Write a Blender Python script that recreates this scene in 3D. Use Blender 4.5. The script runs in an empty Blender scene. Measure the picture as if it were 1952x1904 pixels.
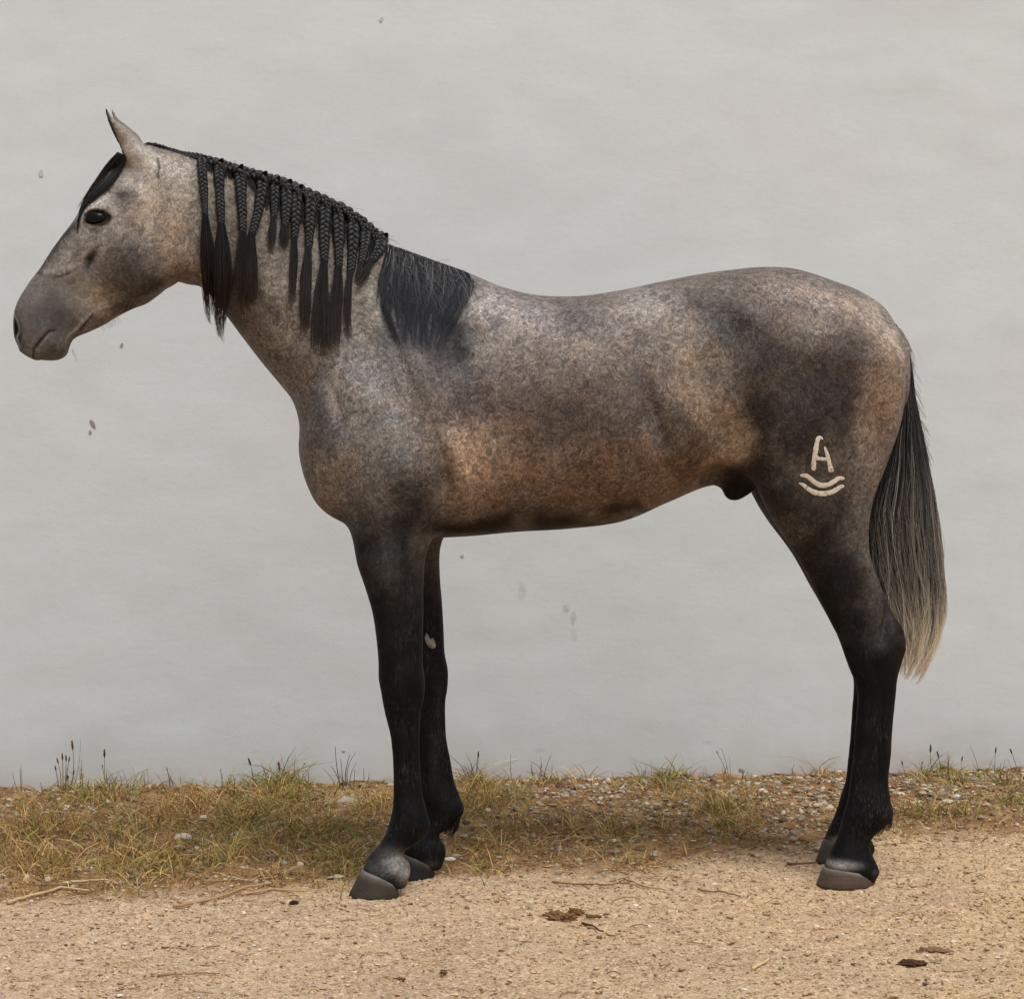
import bpy, math, random
import numpy as np
from mathutils import Vector, Matrix
from mathutils.bvhtree import BVHTree

random.seed(7); rng = np.random.default_rng(7)
scene = bpy.context.scene
COL = scene.collection
R = math.radians

# ------------------------------------------------------------------ camera
CH, CD = 1.30, 6.5                 # camera height, distance to the plane y = 0
VW, VH, FPX, HOR = 1952.0, 1904.0, 4862.0, 728.0   # working units: a 1952 x 1904 picture
cam_d = bpy.data.cameras.new('camera'); cam = bpy.data.objects.new('camera', cam_d); COL.objects.link(cam)
cam.location = (0, -CD, CH); cam.rotation_euler = (R(90), 0, 0)
cam_d.sensor_fit = 'HORIZONTAL'; cam_d.sensor_width = 36.0; cam_d.lens = 36.0 * FPX / VW
cam_d.shift_y = -(VH / 2 - HOR) / VW
cam_d.clip_start = 0.05; cam_d.clip_end = 400
scene.camera = cam

# ------------------------------------------------------------------ light
SUN_EL, SUN_AZ = 60.0, 152.0       # azimuth clockwise from +Y: behind the camera, to its right
w = bpy.data.worlds.new('World'); scene.world = w; w.use_nodes = True
nt = w.node_tree; bg = nt.nodes['Background']; bg.inputs['Strength'].default_value = 0.098
sky = nt.nodes.new('ShaderNodeTexSky'); sky.sky_type = 'NISHITA'; sky.sun_disc = False
sky.sun_elevation = R(SUN_EL); sky.sun_rotation = R(SUN_AZ); sky.dust_density = 3.0; sky.ozone_density = 1.0
hs = nt.nodes.new('ShaderNodeHueSaturation'); hs.inputs['Saturation'].default_value = 0.5
nt.links.new(sky.outputs[0], hs.inputs['Color']); nt.links.new(hs.outputs[0], bg.inputs['Color'])
sd = bpy.data.lights.new('sun', 'SUN'); sd.energy = 1.5; sd.angle = R(24); sd.color = (1.0, 0.985, 0.96)
so = bpy.data.objects.new('sun', sd); COL.objects.link(so)
az, el = R(SUN_AZ), R(SUN_EL)
dirv = Vector((math.sin(az) * math.cos(el), math.cos(az) * math.cos(el), math.sin(el)))
so.rotation_euler = dirv.to_track_quat('Z', 'Y').to_euler(); so.location = dirv * 20
vs = scene.view_settings; vs.view_transform = 'Standard'; vs.look = 'None'; vs.gamma = 1; vs.use_curve_mapping = False
vs.exposure = 0.40

# ------------------------------------------------------------------ helpers
def lin(c):
    c = np.asarray(c, dtype=float) / 255.0
    return np.where(c <= 0.04045, c / 12.92, ((c + 0.055) / 1.055) ** 2.4)

def gnd(u, v):                      # ground point (z = 0) from working units
    yd = FPX * CH / (v - HOR)
    return (u - VW / 2) * yd / FPX, yd - CD

# the horse stands along the line y = HY + HT * x, turned like the wall behind it
HY, HT = 0.12, 0.148
HA = math.atan(HT); HC, HS = math.cos(HA), math.sin(HA)
def L(u, v, wv=0.0):                # horse space (s along the body, w sideways, z up)
    ku = (u - VW / 2) / FPX; off = wv / HC
    yd = (CD + HY + off) / (1 - HT * ku)
    x = ku * yd; y = yd - CD; z = CH - (v - HOR) / FPX * yd
    return x * HC + (y - HY) * HS, wv, z

def tag(o, label=None, cat=None, group=None, kind=None):
    if label: o['label'] = label
    if cat: o['category'] = cat
    if group: o['group'] = group
    if kind: o['kind'] = kind
    return o

def mesh_obj(name, V, F, mat=None, parent=None, smooth=True):
    me = bpy.data.meshes.new(name)
    if isinstance(V, np.ndarray) and isinstance(F, np.ndarray):
        n = F.shape[1]; V = V.astype(np.float32)
        me.vertices.add(len(V)); me.vertices.foreach_set('co', V.ravel())
        me.loops.add(F.size); me.loops.foreach_set('vertex_index', F.astype(np.int32).ravel())
        me.polygons.add(len(F)); me.polygons.foreach_set('loop_start', np.arange(0, F.size, n, dtype=np.int32))
        me.polygons.foreach_set('loop_total', np.full(len(F), n, dtype=np.int32))
        me.update(calc_edges=True); me.validate()
    else:
        me.from_pydata([tuple(map(float, q)) for q in V], [], [tuple(map(int, q)) for q in F]); me.update()
    if smooth: me.polygons.foreach_set('use_smooth', np.ones(len(me.polygons), dtype=bool))
    o = bpy.data.objects.new(name, me); COL.objects.link(o)
    if mat: me.materials.append(mat)
    if parent: o.parent = parent
    return o

def set_col(o, name, C):
    a = o.data.attributes.new(name, 'FLOAT_COLOR', 'POINT')
    C = np.asarray(C, dtype=np.float32)
    if C.shape[1] == 3: C = np.concatenate([C, np.ones((len(C), 1), np.float32)], 1)
    a.data.foreach_set('color', C.ravel())

def set_f(o, name, A):
    a = o.data.attributes.new(name, 'FLOAT', 'POINT'); a.data.foreach_set('value', np.asarray(A, np.float32))

def empty(name, loc=(0, 0, 0), rz=0.0):
    o = bpy.data.objects.new(name, None); COL.objects.link(o)
    o.location = loc; o.rotation_euler = (0, 0, rz); o.empty_display_size = 0.1
    return o

def vnoise(P, freq, seed=0):        # smooth value noise, P (N,2) or (N,3) -> 0..1
    P = np.asarray(P, float) * freq
    i = np.floor(P).astype(np.int64); f = P - i; f = f * f * (3 - 2 * f); d = P.shape[1]
    def h(ix):
        k = seed * 374761393 + np.zeros(len(ix), np.int64)
        for a, m in zip(range(d), (668265263, 2246822519, 3266489917)): k = k ^ (ix[:, a] * m)
        k = (k ^ (k >> 13)) * 1274126177; k = k ^ (k >> 16)
        return (k & 0xFFFFFF) / float(0xFFFFFF)
    out = np.zeros(len(P))
    for c in range(2 ** d):
        o = np.array([(c >> a) & 1 for a in range(d)])
        wt = np.prod(np.where(o == 1, f, 1 - f), axis=1)
        out += wt * h(i + o)
    return out
def fbm(P, freq, oct=4, seed=0):
    s = 0; a = 0.5; t = 0
    for k in range(oct): s = s + a * vnoise(P, freq * 2 ** k, seed + k); t += a; a *= .5
    return s / t

# ---- node material helpers
class NM:
    def __init__(s, name, rough=0.8, spec=0.3):
        s.m = bpy.data.materials.new(name); s.m.use_nodes = True; s.t = s.m.node_tree
        s.b = s.t.nodes['Principled BSDF']; s.b.inputs['Roughness'].default_value = rough
        s.b.inputs['Specular IOR Level'].default_value = spec
    def n(s, typ, **kw):
        x = s.t.nodes.new(typ)
        for k, v in kw.items():
            if hasattr(x, k) and k not in ('Scale',): setattr(x, k, v)
        return x
    def link(s, a, b): s.t.links.new(a, b)
    def coord(s, which='Object', scale=(1, 1, 1), rot=(0, 0, 0)):
        tc = s.n('ShaderNodeTexCoord'); mp = s.n('ShaderNodeMapping')
        mp.inputs['Scale'].default_value = scale; mp.inputs['Rotation'].default_value = rot
        s.link(tc.outputs[which], mp.inputs[0]); return mp.outputs[0]
    def noise(s, vec, scale, detail=4, rough=.55, dist=0.0):
        x = s.n('ShaderNodeTexNoise'); s.link(vec, x.inputs['Vector'])
        x.inputs['Scale'].default_value = scale; x.inputs['Detail'].default_value = detail
        x.inputs['Roughness'].default_value = rough; x.inputs['Distortion'].default_value = dist
        return x.outputs['Fac']
    def ramp(s, fac, stops):
        r = s.n('ShaderNodeValToRGB'); s.link(fac, r.inputs[0]); e = r.color_ramp.elements
        while len(e) < len(stops): e.new(0.5)
        for q, (p, c) in zip(e, stops):
            q.position = p; q.color = (*c, 1) if len(c) == 3 else c
        return r.outputs[0]
    def mix(s, fac, a, b, mode='MIX'):
        x = s.n('ShaderNodeMix', data_type='RGBA', blend_type=mode)
        for sock, val in ((x.inputs[0], fac), (x.inputs[6], a), (x.inputs[7], b)):
            if isinstance(val, (int, float)): sock.default_value = val
            elif isinstance(val, (tuple, list)): sock.default_value = (*val[:3], 1)
            else: s.link(val, sock)
        return x.outputs[2]
    def math(s, op, a, b=0.0, c=None):
        x = s.n('ShaderNodeMath', operation=op)
        for sock, val in zip(x.inputs, (a, b, c)):
            if val is None: continue
            if isinstance(val, (int, float)): sock.default_value = val
            else: s.link(val, sock)
        return x.outputs[0]
    def attr(s, name, out='Color'):
        x = s.n('ShaderNodeAttribute'); x.attribute_name = name; return x.outputs[out]
    def bump(s, h, strength=.3, dist=.01, prev=None):
        x = s.n('ShaderNodeBump'); s.link(h, x.inputs['Height'])
        x.inputs['Strength'].default_value = strength; x.inputs['Distance'].default_value = dist
        if prev is not None: s.link(prev, x.inputs['Normal'])
        s.link(x.outputs[0], s.b.inputs['Normal']); return x.outputs[0]
    def color(s, c):
        if isinstance(c, (tuple, list, np.ndarray)): s.b.inputs['Base Color'].default_value = (*[float(q) for q in c[:3]], 1)
        else: s.link(c, s.b.inputs['Base Color'])

# ================================================================== SETTING
# ---- verge / path border and grass density, in world metres
EDGE = np.array([gnd(0, 1722), gnd(350, 1712), gnd(650, 1692), gnd(950, 1668), gnd(1200, 1668), gnd(1450, 1632), gnd(1700, 1605), gnd(1952, 1590)])
def edge_y(x): 
    return np.interp(x, EDGE[:, 0], EDGE[:, 1], left=EDGE[0, 1] - .1, right=EDGE[-1, 1] + .05)
WALL_A = 0.127
def wall_y(x): return 1.755 + WALL_A * x
CL = []                             # clumps: u, v, ru, rv, density, greenness
for c in [(60,1600,120,45,.9,.3),(60,1665,140,35,.8,.35),(200,1530,90,30,.8,.5),(230,1600,90,40,.7,.4),(330,1560,110,40,.8,.35),(300,1660,150,40,.85,.35),
          (480,1560,110,50,1.,.85),(520,1520,60,30,1.,1.),(450,1650,120,40,.9,.45),(600,1600,90,50,.8,.45),(660,1640,70,45,.8,.3),(700,1560,60,40,.6,.5),(120,1700,170,14,.5,.1),(520,1690,160,14,.5,.1),
          (920,1540,70,32,1.,.65),(900,1500,40,20,.7,.8),(960,1620,90,30,.7,.35),(930,1660,60,22,.6,.2),(1080,1600,90,30,.6,.3),(1170,1660,90,18,.6,.1),(1180,1600,60,24,.5,.35),
          (1040,1500,80,18,.45,.3),(1270,1510,60,28,.6,.7),(1390,1565,75,42,.85,.45),(1300,1590,70,26,.5,.35),(1480,1545,60,24,.35,.3),(1560,1480,30,14,.4,.1),
          (1790,1500,60,16,.6,.5),(1780,1562,110,14,.7,.9),(1920,1500,50,14,.5,.6),(1930,1545,40,12,.6,1.),(1890,1590,70,12,.25,.1),(1620,1560,60,14,.3,.3),(1700,1590,60,10,.3,.2)]:
    u, v, ru, rv, d, g = c; x, y = gnd(u, v); rx = ru * (y + CD) / FPX; y2 = gnd(u, v - rv)[1]; CL.append((x, y, rx, max(y2 - y, .05), d, g))
CL = np.array(CL)
def dens(x, y):
    D = np.zeros(len(x)); G = np.zeros(len(x)); W = np.zeros(len(x)) + 1e-6
    for cx, cy, rx, ry, d, g in CL:
        q = np.exp(-(((x - cx) / rx) ** 2 + ((y - cy) / ry) ** 2) * 1.1)
        D = np.maximum(D, d * q); G += g * q; W += q
    return D, G / W

# ---- ground: one sheet, fine where the photograph looks, coarse to the horizon
def graded(a, b, step, far, grow=1.25):
    c = list(np.arange(a, b + step / 2, step)); d = step
    lo = []; q = a
    while q > -far: d *= grow; q -= d; lo.append(q)
    hi = []; q = c[-1]; d = step
    while q < far: d *= grow; q += d; hi.append(q)
    return np.array(lo[::-1] + c + hi)
gx = graded(-1.9, 2.0, .0085, 120); gy = graded(-1.35, 2.05, .0085, 120)
GX, GY = np.meshgrid(gx, gy, indexing='ij'); P2 = np.stack([GX.ravel(), GY.ravel()], 1)
def ground_parts(P2):
    x, y = P2[:, 0], P2[:, 1]
    e = edge_y(x) + (fbm(P2, 3.0, 4, 5) - .5) * .30
    verge = np.clip((y - e) / .16 + .5, 0, 1); verge = verge * verge * (3 - 2 * verge)
    near = np.exp(-np.maximum(0, np.abs(x) - 2) - np.maximum(0, np.abs(y) - 2))
    z = (fbm(P2 * [1, 1.0], 5, 4, 11) - .5) * .014
    z += verge * ((fbm(P2, 16, 4, 21) - .42) * .034 + .012)
    z += (1 - verge) * ((fbm(P2 * [.8, 1.4], 45, 3, 31) - .5) * .017)
    cl = fbm(P2, 28, 2, 41); z += np.clip(cl - .62, 0, 1) * .03
    return z * near, verge
GZ, GVERGE = ground_parts(P2)
for hu, hv in ((714, 1700), (1612, 1690), (812, 1668), (1600, 1645)):   # soil is pressed flat under the hooves
    hx, hy = gnd(hu, hv); hy += .03
    GZ = GZ * (1 - np.exp(-(((P2[:, 0] - hx) / .10) ** 2 + ((P2[:, 1] - hy) / .08) ** 2))) 
Vg = np.concatenate([P2, GZ[:, None]], 1)
nx, ny = len(gx), len(gy); ii = np.arange(nx * ny).reshape(nx, ny)
Fg = np.stack([ii[:-1, :-1].ravel(), ii[1:, :-1].ravel(), ii[1:, 1:].ravel(), ii[:-1, 1:].ravel()], 1)
m = NM('sandy_soil', .95, .15); vec = m.coord('Object')
n1 = m.noise(vec, 2.2, 5, .6); n2 = m.noise(m.coord('Object', (1, 2.2, 1)), 46, 6, .72, .5); n3 = m.noise(vec, 150, 4, .7)
sand = m.ramp(n1, [(.3, tuple(lin((184, 156, 128)))), (.5, tuple(lin((206, 178, 144)))), (.7, tuple(lin((208, 178, 140))))])
sand = m.mix(m.ramp(n2, [(.36, (1, 1, 1)), (.50, (0, 0, 0))]), sand, m.mix(.62, sand, tuple(lin((122, 92, 62)))))
n4 = m.noise(m.coord('Object', (1, 2.0, 1)), 95, 5, .7, .8); n5 = m.noise(m.coord('Object', (1, 2.4, 1)), 9, 5, .65, .4)
sand = m.mix(m.ramp(n4, [(.50, (0, 0, 0)), (.60, (1, 1, 1))]), sand, m.mix(.6, sand, tuple(lin((244, 226, 196)))))
sand = m.mix(m.ramp(n4, [(.36, (1, 1, 1)), (.44, (0, 0, 0))]), sand, m.mix(.40, sand, tuple(lin((120, 90, 62)))))
sand = m.mix(m.ramp(n5, [(.34, (.8, .8, .8)), (.47, (0, 0, 0))]), sand, m.mix(.4, sand, tuple(lin((140, 106, 72)))))
sand = m.mix(m.ramp(n3, [(.56, (0, 0, 0)), (.68, (1, 1, 1))]), sand, m.mix(.45, sand, tuple(lin((240, 222, 194)))))
gxs = m.n('ShaderNodeSeparateXYZ'); m.link(vec, gxs.inputs[0]); side = m.math('ADD', m.math('MULTIPLY', gxs.outputs['X'], .32), m.math('ADD', m.noise(vec, 1.1, 3), -.05))
sand = m.mix(1.0, sand, m.ramp(side, [(.1, (1.10, 1.07, 1.08)), (.5, (1.12, 1.08, 1.05)), (.95, (1.15, 1.085, .99))]), 'MULTIPLY')
soil = m.ramp(m.noise(vec, 14, 6, .65), [(.3, tuple(lin((98, 70, 44)))), (.5, tuple(lin((144, 108, 70)))), (.68, tuple(lin((180, 148, 110))))])
soil = m.mix(m.ramp(n3, [(.55, (0, 0, 0)), (.66, (1, 1, 1))]), soil, m.mix(.45, soil, tuple(lin((206, 192, 170)))))
m.color(m.mix(m.attr('verge', 'Fac'), sand, m.mix(1.0, soil, (1.15, 1.15, 1.12), 'MULTIPLY')))
bp = m.bump(m.noise(vec, 60, 6, .7), .7, .014); bp = m.bump(n4, .7, .008, bp); m.bump(n3, .5, .005, bp)
ground = mesh_obj('ground', Vg, Fg, m.m); set_f(ground, 'verge', GVERGE)
tag(ground, kind='structure')
from bisect import bisect
_gz = GZ.reshape(nx, ny)
def ground_z(x, y):
    x = np.atleast_1d(x); y = np.atleast_1d(y)
    i = np.clip(np.searchsorted(gx, x) - 1, 0, nx - 2); j = np.clip(np.searchsorted(gy, y) - 1, 0, ny - 2)
    return np.maximum.reduce([_gz[i, j], _gz[i + 1, j], _gz[i, j + 1], _gz[i + 1, j + 1]])

# ---- wall
m = NM('whitewashed_plaster', .9, .2)
vec = m.coord('Object'); vst = m.coord('Object', (.8, 1, 1.5)); 
big = m.noise(vec, 1.3, 5, .55, .6); mid = m.noise(vst, 6, 5, .6); fine = m.noise(m.coord('Object', (1, 1, 1.8)), 26, 5, .65, .3)
colw = m.ramp(big, [(.34, (.672, .652, .640)), (.46, (.676, .690, .668)), (.55, (.690, .700, .680)), (.68, (.700, .672, .662))])
colw = m.mix(m.ramp(mid, [(.3, (1, 1, 1)), (.62, (0, 0, 0))]), colw, m.mix(.35, colw, (.62, .635, .62)))
colw = m.mix(m.ramp(fine, [(.25, (1, 1, 1)), (.5, (0, 0, 0))]), colw, m.mix(.13, colw, (.52, .52, .51)))
sp = m.n('ShaderNodeSeparateXYZ'); m.link(vec, sp.inputs[0])
# splash-back dirt along the foot of the wall and a few rubbed smudges
hgt = m.math('ADD', sp.outputs['Z'], m.math('MULTIPLY', m.math('SUBTRACT', m.noise(vec, 5, 5, .6), .5), .35))
dirt = m.ramp(hgt, [(0.0, (1, 1, 1)), (.06, (.55, .55, .55)), (.22, (.15, .15, .15)), (.8, (0, 0, 0))])
colw = m.mix(m.math('MULTIPLY', dirt, .55), colw, (.46, .40, .34))
hgt2 = m.ramp(sp.outputs['Z'], [(0.0, (1, 1, 1)), (1.0, (0, 0, 0))])
colw = m.mix(m.math('MULTIPLY', hgt2, .03), colw, (.57, .535, .52))
WX = lambda u, v: ((u - VW / 2) / FPX, (v - HOR) / FPX)
def wall_pt(u, v):
    ku = (u - VW / 2) / FPX; yd = (CD + wall_y(0)) / (1 - WALL_A * ku); return ku * yd, yd - CD, CH - (v - HOR) / FPX * yd
for (su, sv, r1, r2, k) in [(995, 1128, 10, 22, .25), (1078, 1162, 9, 12, .5), (1092, 1180, 7, 16, .42), (1095, 1210, 8, 18, .2), (1350, 1415, 14, 5, .2), (1030, 1430, 12, 6, .2)]:
    X, Y, Z = wall_pt(su, sv); ax = X / math.cos(math.atan(WALL_A))
    dx = m.math('DIVIDE', m.math('SUBTRACT', sp.outputs['X'], ax), r1 / 600); dz = m.math('DIVIDE', m.math('SUBTRACT', sp.outputs['Z'], Z), r2 / 600)
    dd = m.math('ADD', m.math('MULTIPLY', dx, dx), m.math('MULTIPLY', dz, dz))
    dd = m.math('ADD', dd, m.math('MULTIPLY', m.math('SUBTRACT', m.noise(vec, 60, 3, .6), .5), 3.2))
    mk = m.math('MULTIPLY', m.ramp(dd, [(0.0, (1, 1, 1)), (1.0, (0, 0, 0))]), k)
    colw = m.mix(mk, colw, (.28, .28, .27))
colw = m.mix(1.0, colw, (.860, .892, .910), 'MULTIPLY')
m.color(colw)
b1_ = m.bump(mid, .16, .010); b2_ = m.bump(fine, .16, .003, b1_); m.bump(m.noise(vec, 260, 3, .7), .25, .002, b2_)
wallx = np.concatenate([np.linspace(-22, -3, 20), np.linspace(-2.6, 2.8, 120), np.linspace(3, 24, 20)]); wallz = np.concatenate([np.linspace(-.3, 2.9, 90), np.linspace(3, 4.2, 10)])
AX, AZ = np.meshgrid(wallx, wallz, indexing='ij'); pw = np.stack([AX.ravel(), AZ.ravel()], 1)
def wall_relief(q): return -(fbm(q, 1.5, 4, 77) - .5) * .022 - (fbm(q * [1, 2], 9, 3, 78) - .5) * .005
fy = wall_relief(pw)
Vw = np.stack([pw[:, 0], fy, pw[:, 1]], 1); n1_, n2_ = AX.shape; kk = np.arange(n1_ * n2_).reshape(n1_, n2_)
Fw = [tuple(q) for q in np.stack([kk[:-1, :-1].ravel(), kk[1:, :-1].ravel(), kk[1:, 1:].ravel(), kk[:-1, 1:].ravel()], 1)]
base = len(Vw); Vb = Vw.copy(); Vb[:, 1] = .32; rim = [kk[i, 0] for i in range(n1_)] + [kk[-1, j] for j in range(1, n2_)] + [kk[i, -1] for i in range(n1_ - 2, -1, -1)] + [kk[0, j] for j in range(n2_ - 2, 0, -1)]
extra = Vb[rim]; allv = np.concatenate([Vw, extra]); nr = len(rim)
for i in range(nr): Fw.append((rim[i], base + i, base + (i + 1) % nr, rim[(i + 1) % nr]))
Fw.append(tuple(base + i for i in range(nr)))
wall = mesh_obj('plaster_wall', allv, Fw, m.m); wall.location = (0, wall_y(0), 0); wall.rotation_euler = (0, 0, math.atan(WALL_A))
tag(wall, 'long off-white plastered wall behind the grey horse', 'wall')
chipm = NM('dark_chip', .9, .1); chipm.color((.27,.24,.22))
chipl = NM('grey_chip', .9, .1); chipl.color((.47,.46,.45))
for (cu, cv, a, b, ang, dk) in [(78, 331, 4, 8, 0, 0), (727, 38, 3, 5, .6, 0), (232, 658, 3, 4, 0, 1), (177, 808, 3, 9, -.5, 1), (172, 824, 2.5, 3, 0, 1), (881, 1059, 3, 3, 0, 0), (1413, 1467, 5, 2.5, .4, 1), (655, 1430, 3, 1.5, .1, 0)]:
    X, Y, Z = wall_pt(cu, cv); ax = X / math.cos(math.atan(WALL_A)); pts = []; yy = float(wall_relief(np.array([[ax, Z]]))[0])
    for k in range(14):
        t = k / 14 * 6.283; rr = 1 + .25 * random.uniform(-1, 1); px_ = a * rr * math.cos(t) / 590; pz_ = b * rr * math.sin(t) / 590
        pts.append((ax + px_ * math.cos(ang) + pz_ * math.sin(ang), yy - .003, Z - px_ * math.sin(ang) + pz_ * math.cos(ang)))
    back = [(q[0], yy + .004, q[2]) for q in pts]
    mesh_obj('speck', pts + back, [tuple(range(13, -1, -1))] + [(k, (k + 1) % 14, 14 + (k + 1) % 14, 14 + k) for k in range(14)], (chipm if dk else chipl).m, wall, smooth=False)

# ================================================================== HORSE
horse = empty('horse', (0, HY, 0), HA)
tag(horse, 'grey horse with black legs and braided black mane standing side-on before the wall', 'horse')

# ---- implicit body: lofts of traced sections, blended, meshed as ONE surface
DS, DW = .0042, .0062
s0, s1, z0, z1, W0 = -1.32, 1.12, .0, 2.04, .39
gs = np.arange(s0, s1, DS, dtype=np.float32); gz = np.arange(z0, z1, DS, dtype=np.float32); gw = np.arange(-W0, W0 + DW, DW, dtype=np.float32)
FLD = np.full((len(gs), len(gz), len(gw)), 1.0, np.float32)

def catmull(A, N):
    A = np.asarray(A, float); n = len(A)
    d = np.r_[0, np.cumsum(np.linalg.norm(np.diff(A[:, :4], axis=0), axis=1) ** .5 + 1e-6)]
    t = np.linspace(0, d[-1], N); i = np.clip(np.searchsorted(d, t, side='right') - 1, 0, n - 2)
    # monotone-ish cubic hermite
    m = np.zeros_like(A); 
    sl = np.diff(A, axis=0) / np.diff(d)[:, None]
    m[1:-1] = (sl[:-1] * np.diff(d)[1:, None] + sl[1:] * np.diff(d)[:-1, None]) / (np.diff(d)[1:] + np.diff(d)[:-1])[:, None]
    m[0] = sl[0]; m[-1] = sl[-1]
    h = (d[i + 1] - d[i])[:, None]; q = ((t - d[i]) / (d[i + 1] - d[i]))[:, None]
    return (2*q**3-3*q**2+1)*A[i] + (q**3-2*q**2+q)*h*m[i] + (-2*q**3+3*q**2)*A[i+1] + (q**3-q**2)*h*m[i+1]

def loft(secs, wp=0.0, k=.03, p=2.0, cap=(.03, .03), sub=False, N=220, mirror=False):
    """secs rows: u1 v1 u2 v2 halfwidth narrow-factor [w centre]; (u1,v1)->n=+1, (u2,v2)->n=-1"""
    rows = []
    for r in secs:
        wc = r[6] if len(r) > 6 else wp
        a = L(r[0], r[1], wc); b = L(r[2], r[3], wc)
        rows.append([a[0], a[2], b[0], b[2], r[4], r[5], wc])
    D = catmull(rows, N); A = D[:, 0:2]; B = D[:, 2:4]
    c = (A + B) / 2; ha = np.linalg.norm(A - B, axis=1) / 2; e = (A - B) / (2 * ha[:, None])
    tang = np.gradient(c, axis=0); mm = np.stack([e[:, 1], -e[:, 0]], 1)
    sgn = np.sign((mm * tang).sum(1).mean()); mm = mm * sgn
    M = .07 + k
    lo = np.minimum(A, B).min(0) - M - max(cap) ; hi = np.maximum(A, B).max(0) + M + max(cap)
    i0, i1 = np.clip(np.searchsorted(gs, [lo[0], hi[0]]), 0, len(gs)); j0, j1 = np.clip(np.searchsorted(gz, [lo[1], hi[1]]), 0, len(gz))
    wl = (D[:, 6] - D[:, 4]).min() - M; wh = (D[:, 6] + D[:, 4]).max() + M
    k0, k1 = np.clip(np.searchsorted(gw, [wl, wh]), 0, len(gw))
    S, Z = np.meshgrid(gs[i0:i1], gz[j0:j1], indexing='ij'); P = np.stack([S.ravel(), Z.ravel()], 1).astype(np.float32)
    best = np.full(len(P), 1e9, np.float32); bi = np.zeros(len(P), np.int32)
    for q in range(N):
        d = P - c[q].astype(np.float32); dm = d @ mm[q].astype(np.float32); dn = np.abs(d @ e[q].astype(np.float32))
        cost = dm * dm + np.maximum(0, dn - ha[q]) ** 2 * .35 + (dn * dn) * 1e-3
        u = cost < best; best[u] = cost[u]; bi[u] = q
    # refine between neighbouring sections
    d = P - c[bi]; dm = (d * mm[bi]).sum(1)
    step = np.abs((np.gradient(c, axis=0) * mm).sum(1)) + 1e-5
    ti = np.clip(bi + np.clip(dm / step[bi], -.6, .6), 0, N - 1)
    f0 = np.floor(ti).astype(int); f1 = np.minimum(f0 + 1, N - 1); fr = (ti - f0)[:, None]
    lerp = lambda X: (X[f0] * (1 - fr) + X[f1] * fr) if X.ndim > 1 else X[f0] * (1 - fr[:, 0]) + X[f1] * fr[:, 0]
    cc = lerp(c); ee = lerp(e); mmm = lerp(mm); a = lerp(ha); b = lerp(D[:, 4]); nf = lerp(D[:, 5]); wc = lerp(D[:, 6])
    d = P - cc; n = (d * ee).sum(1) / a; dm = (d * mmm).sum(1)
    end = np.zeros(len(P)); end = np.where((bi == 0) & (dm < 0), -dm / cap[0], end); end = np.where((bi == N - 1) & (dm > 0), dm / cap[1], end)
    sh = (i1 - i0, j1 - j0, 1); g = lambda X: X.reshape(sh).astype(np.float32)
    n_, a_, b_, nf_, wc_, en = g(n), g(a), g(b), g(nf), g(wc), g(end)
    bb = b_ * (1 + nf_ * np.clip(n_, -1, 1)); W = np.abs((gw[k0:k1][None, None, :] - wc_)) / bb
    an = np.abs(n_)
    if p == 2.0:
        q2 = an * an + W * W + en * en; r = np.sqrt(q2) + 1e-6
        gr = np.sqrt((an / a_) ** 2 + (W / bb) ** 2 + (en / min(cap)) ** 2 * .5) / r + 1e-4
    else:
        r = (an ** p + W ** p + en ** p) ** (1 / p) + 1e-6
        gr = np.sqrt((an ** (p - 1) / a_) ** 2 + (W ** (p - 1) / bb) ** 2 + (en ** (p-1) / min(cap)) ** 2 * .5) / r ** (p - 1) + 1e-4
    f = (r - 1) / gr
    sl = (slice(i0, i1), slice(j0, j1), slice(k0, k1)); cur = FLD[sl]
    if sub:
        f = -f; h = np.clip(.5 - .5 * (cur - f) / k, 0, 1); FLD[sl] = cur * (1 - h) + f * h + k * h * (1 - h)
    else:
        h = np.clip(.5 + .5 * (cur - f) / k, 0, 1); FLD[sl] = cur * (1 - h) + f * h - k * h * (1 - h)

def ell(u, v, w, ru, rv, rw, ang=0, k=.02, sub=False):      # radii in metres, angle in the side plane (degrees)
    s, _, z = L(u, v, w); M = max(ru, rv) + k + .03
    i0, i1 = np.clip(np.searchsorted(gs, [s - M, s + M]), 0, len(gs)); j0, j1 = np.clip(np.searchsorted(gz, [z - M, z + M]), 0, len(gz))
    k0, k1 = np.clip(np.searchsorted(gw, [w - rw - k - .03, w + rw + k + .03]), 0, len(gw))
    S = gs[i0:i1, None, None] - s; Z = gz[None, j0:j1, None] - z; Wd = gw[None, None, k0:k1] - w
    ca, sa = math.cos(R(ang)), math.sin(R(ang)); X = (S * ca + Z * sa) / ru; Y = (-S * sa + Z * ca) / rv; Wd = Wd / rw
    r = np.sqrt(X * X + Y * Y + Wd * Wd) + 1e-6; gr = np.sqrt((X / ru) ** 2 + (Y / rv) ** 2 + (Wd / rw) ** 2) / r + 1e-4
    f = (r - 1) / gr; sl = (slice(i0, i1), slice(j0, j1), slice(k0, k1)); cur = FLD[sl]
    if sub: f = -f; h = np.clip(.5 - .5 * (cur - f) / k, 0, 1); FLD[sl] = cur * (1 - h) + f * h + k * h * (1 - h)
    else: h = np.clip(.5 + .5 * (cur - f) / k, 0, 1); FLD[sl] = cur * (1 - h) + f * h - k * h * (1 - h)

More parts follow.
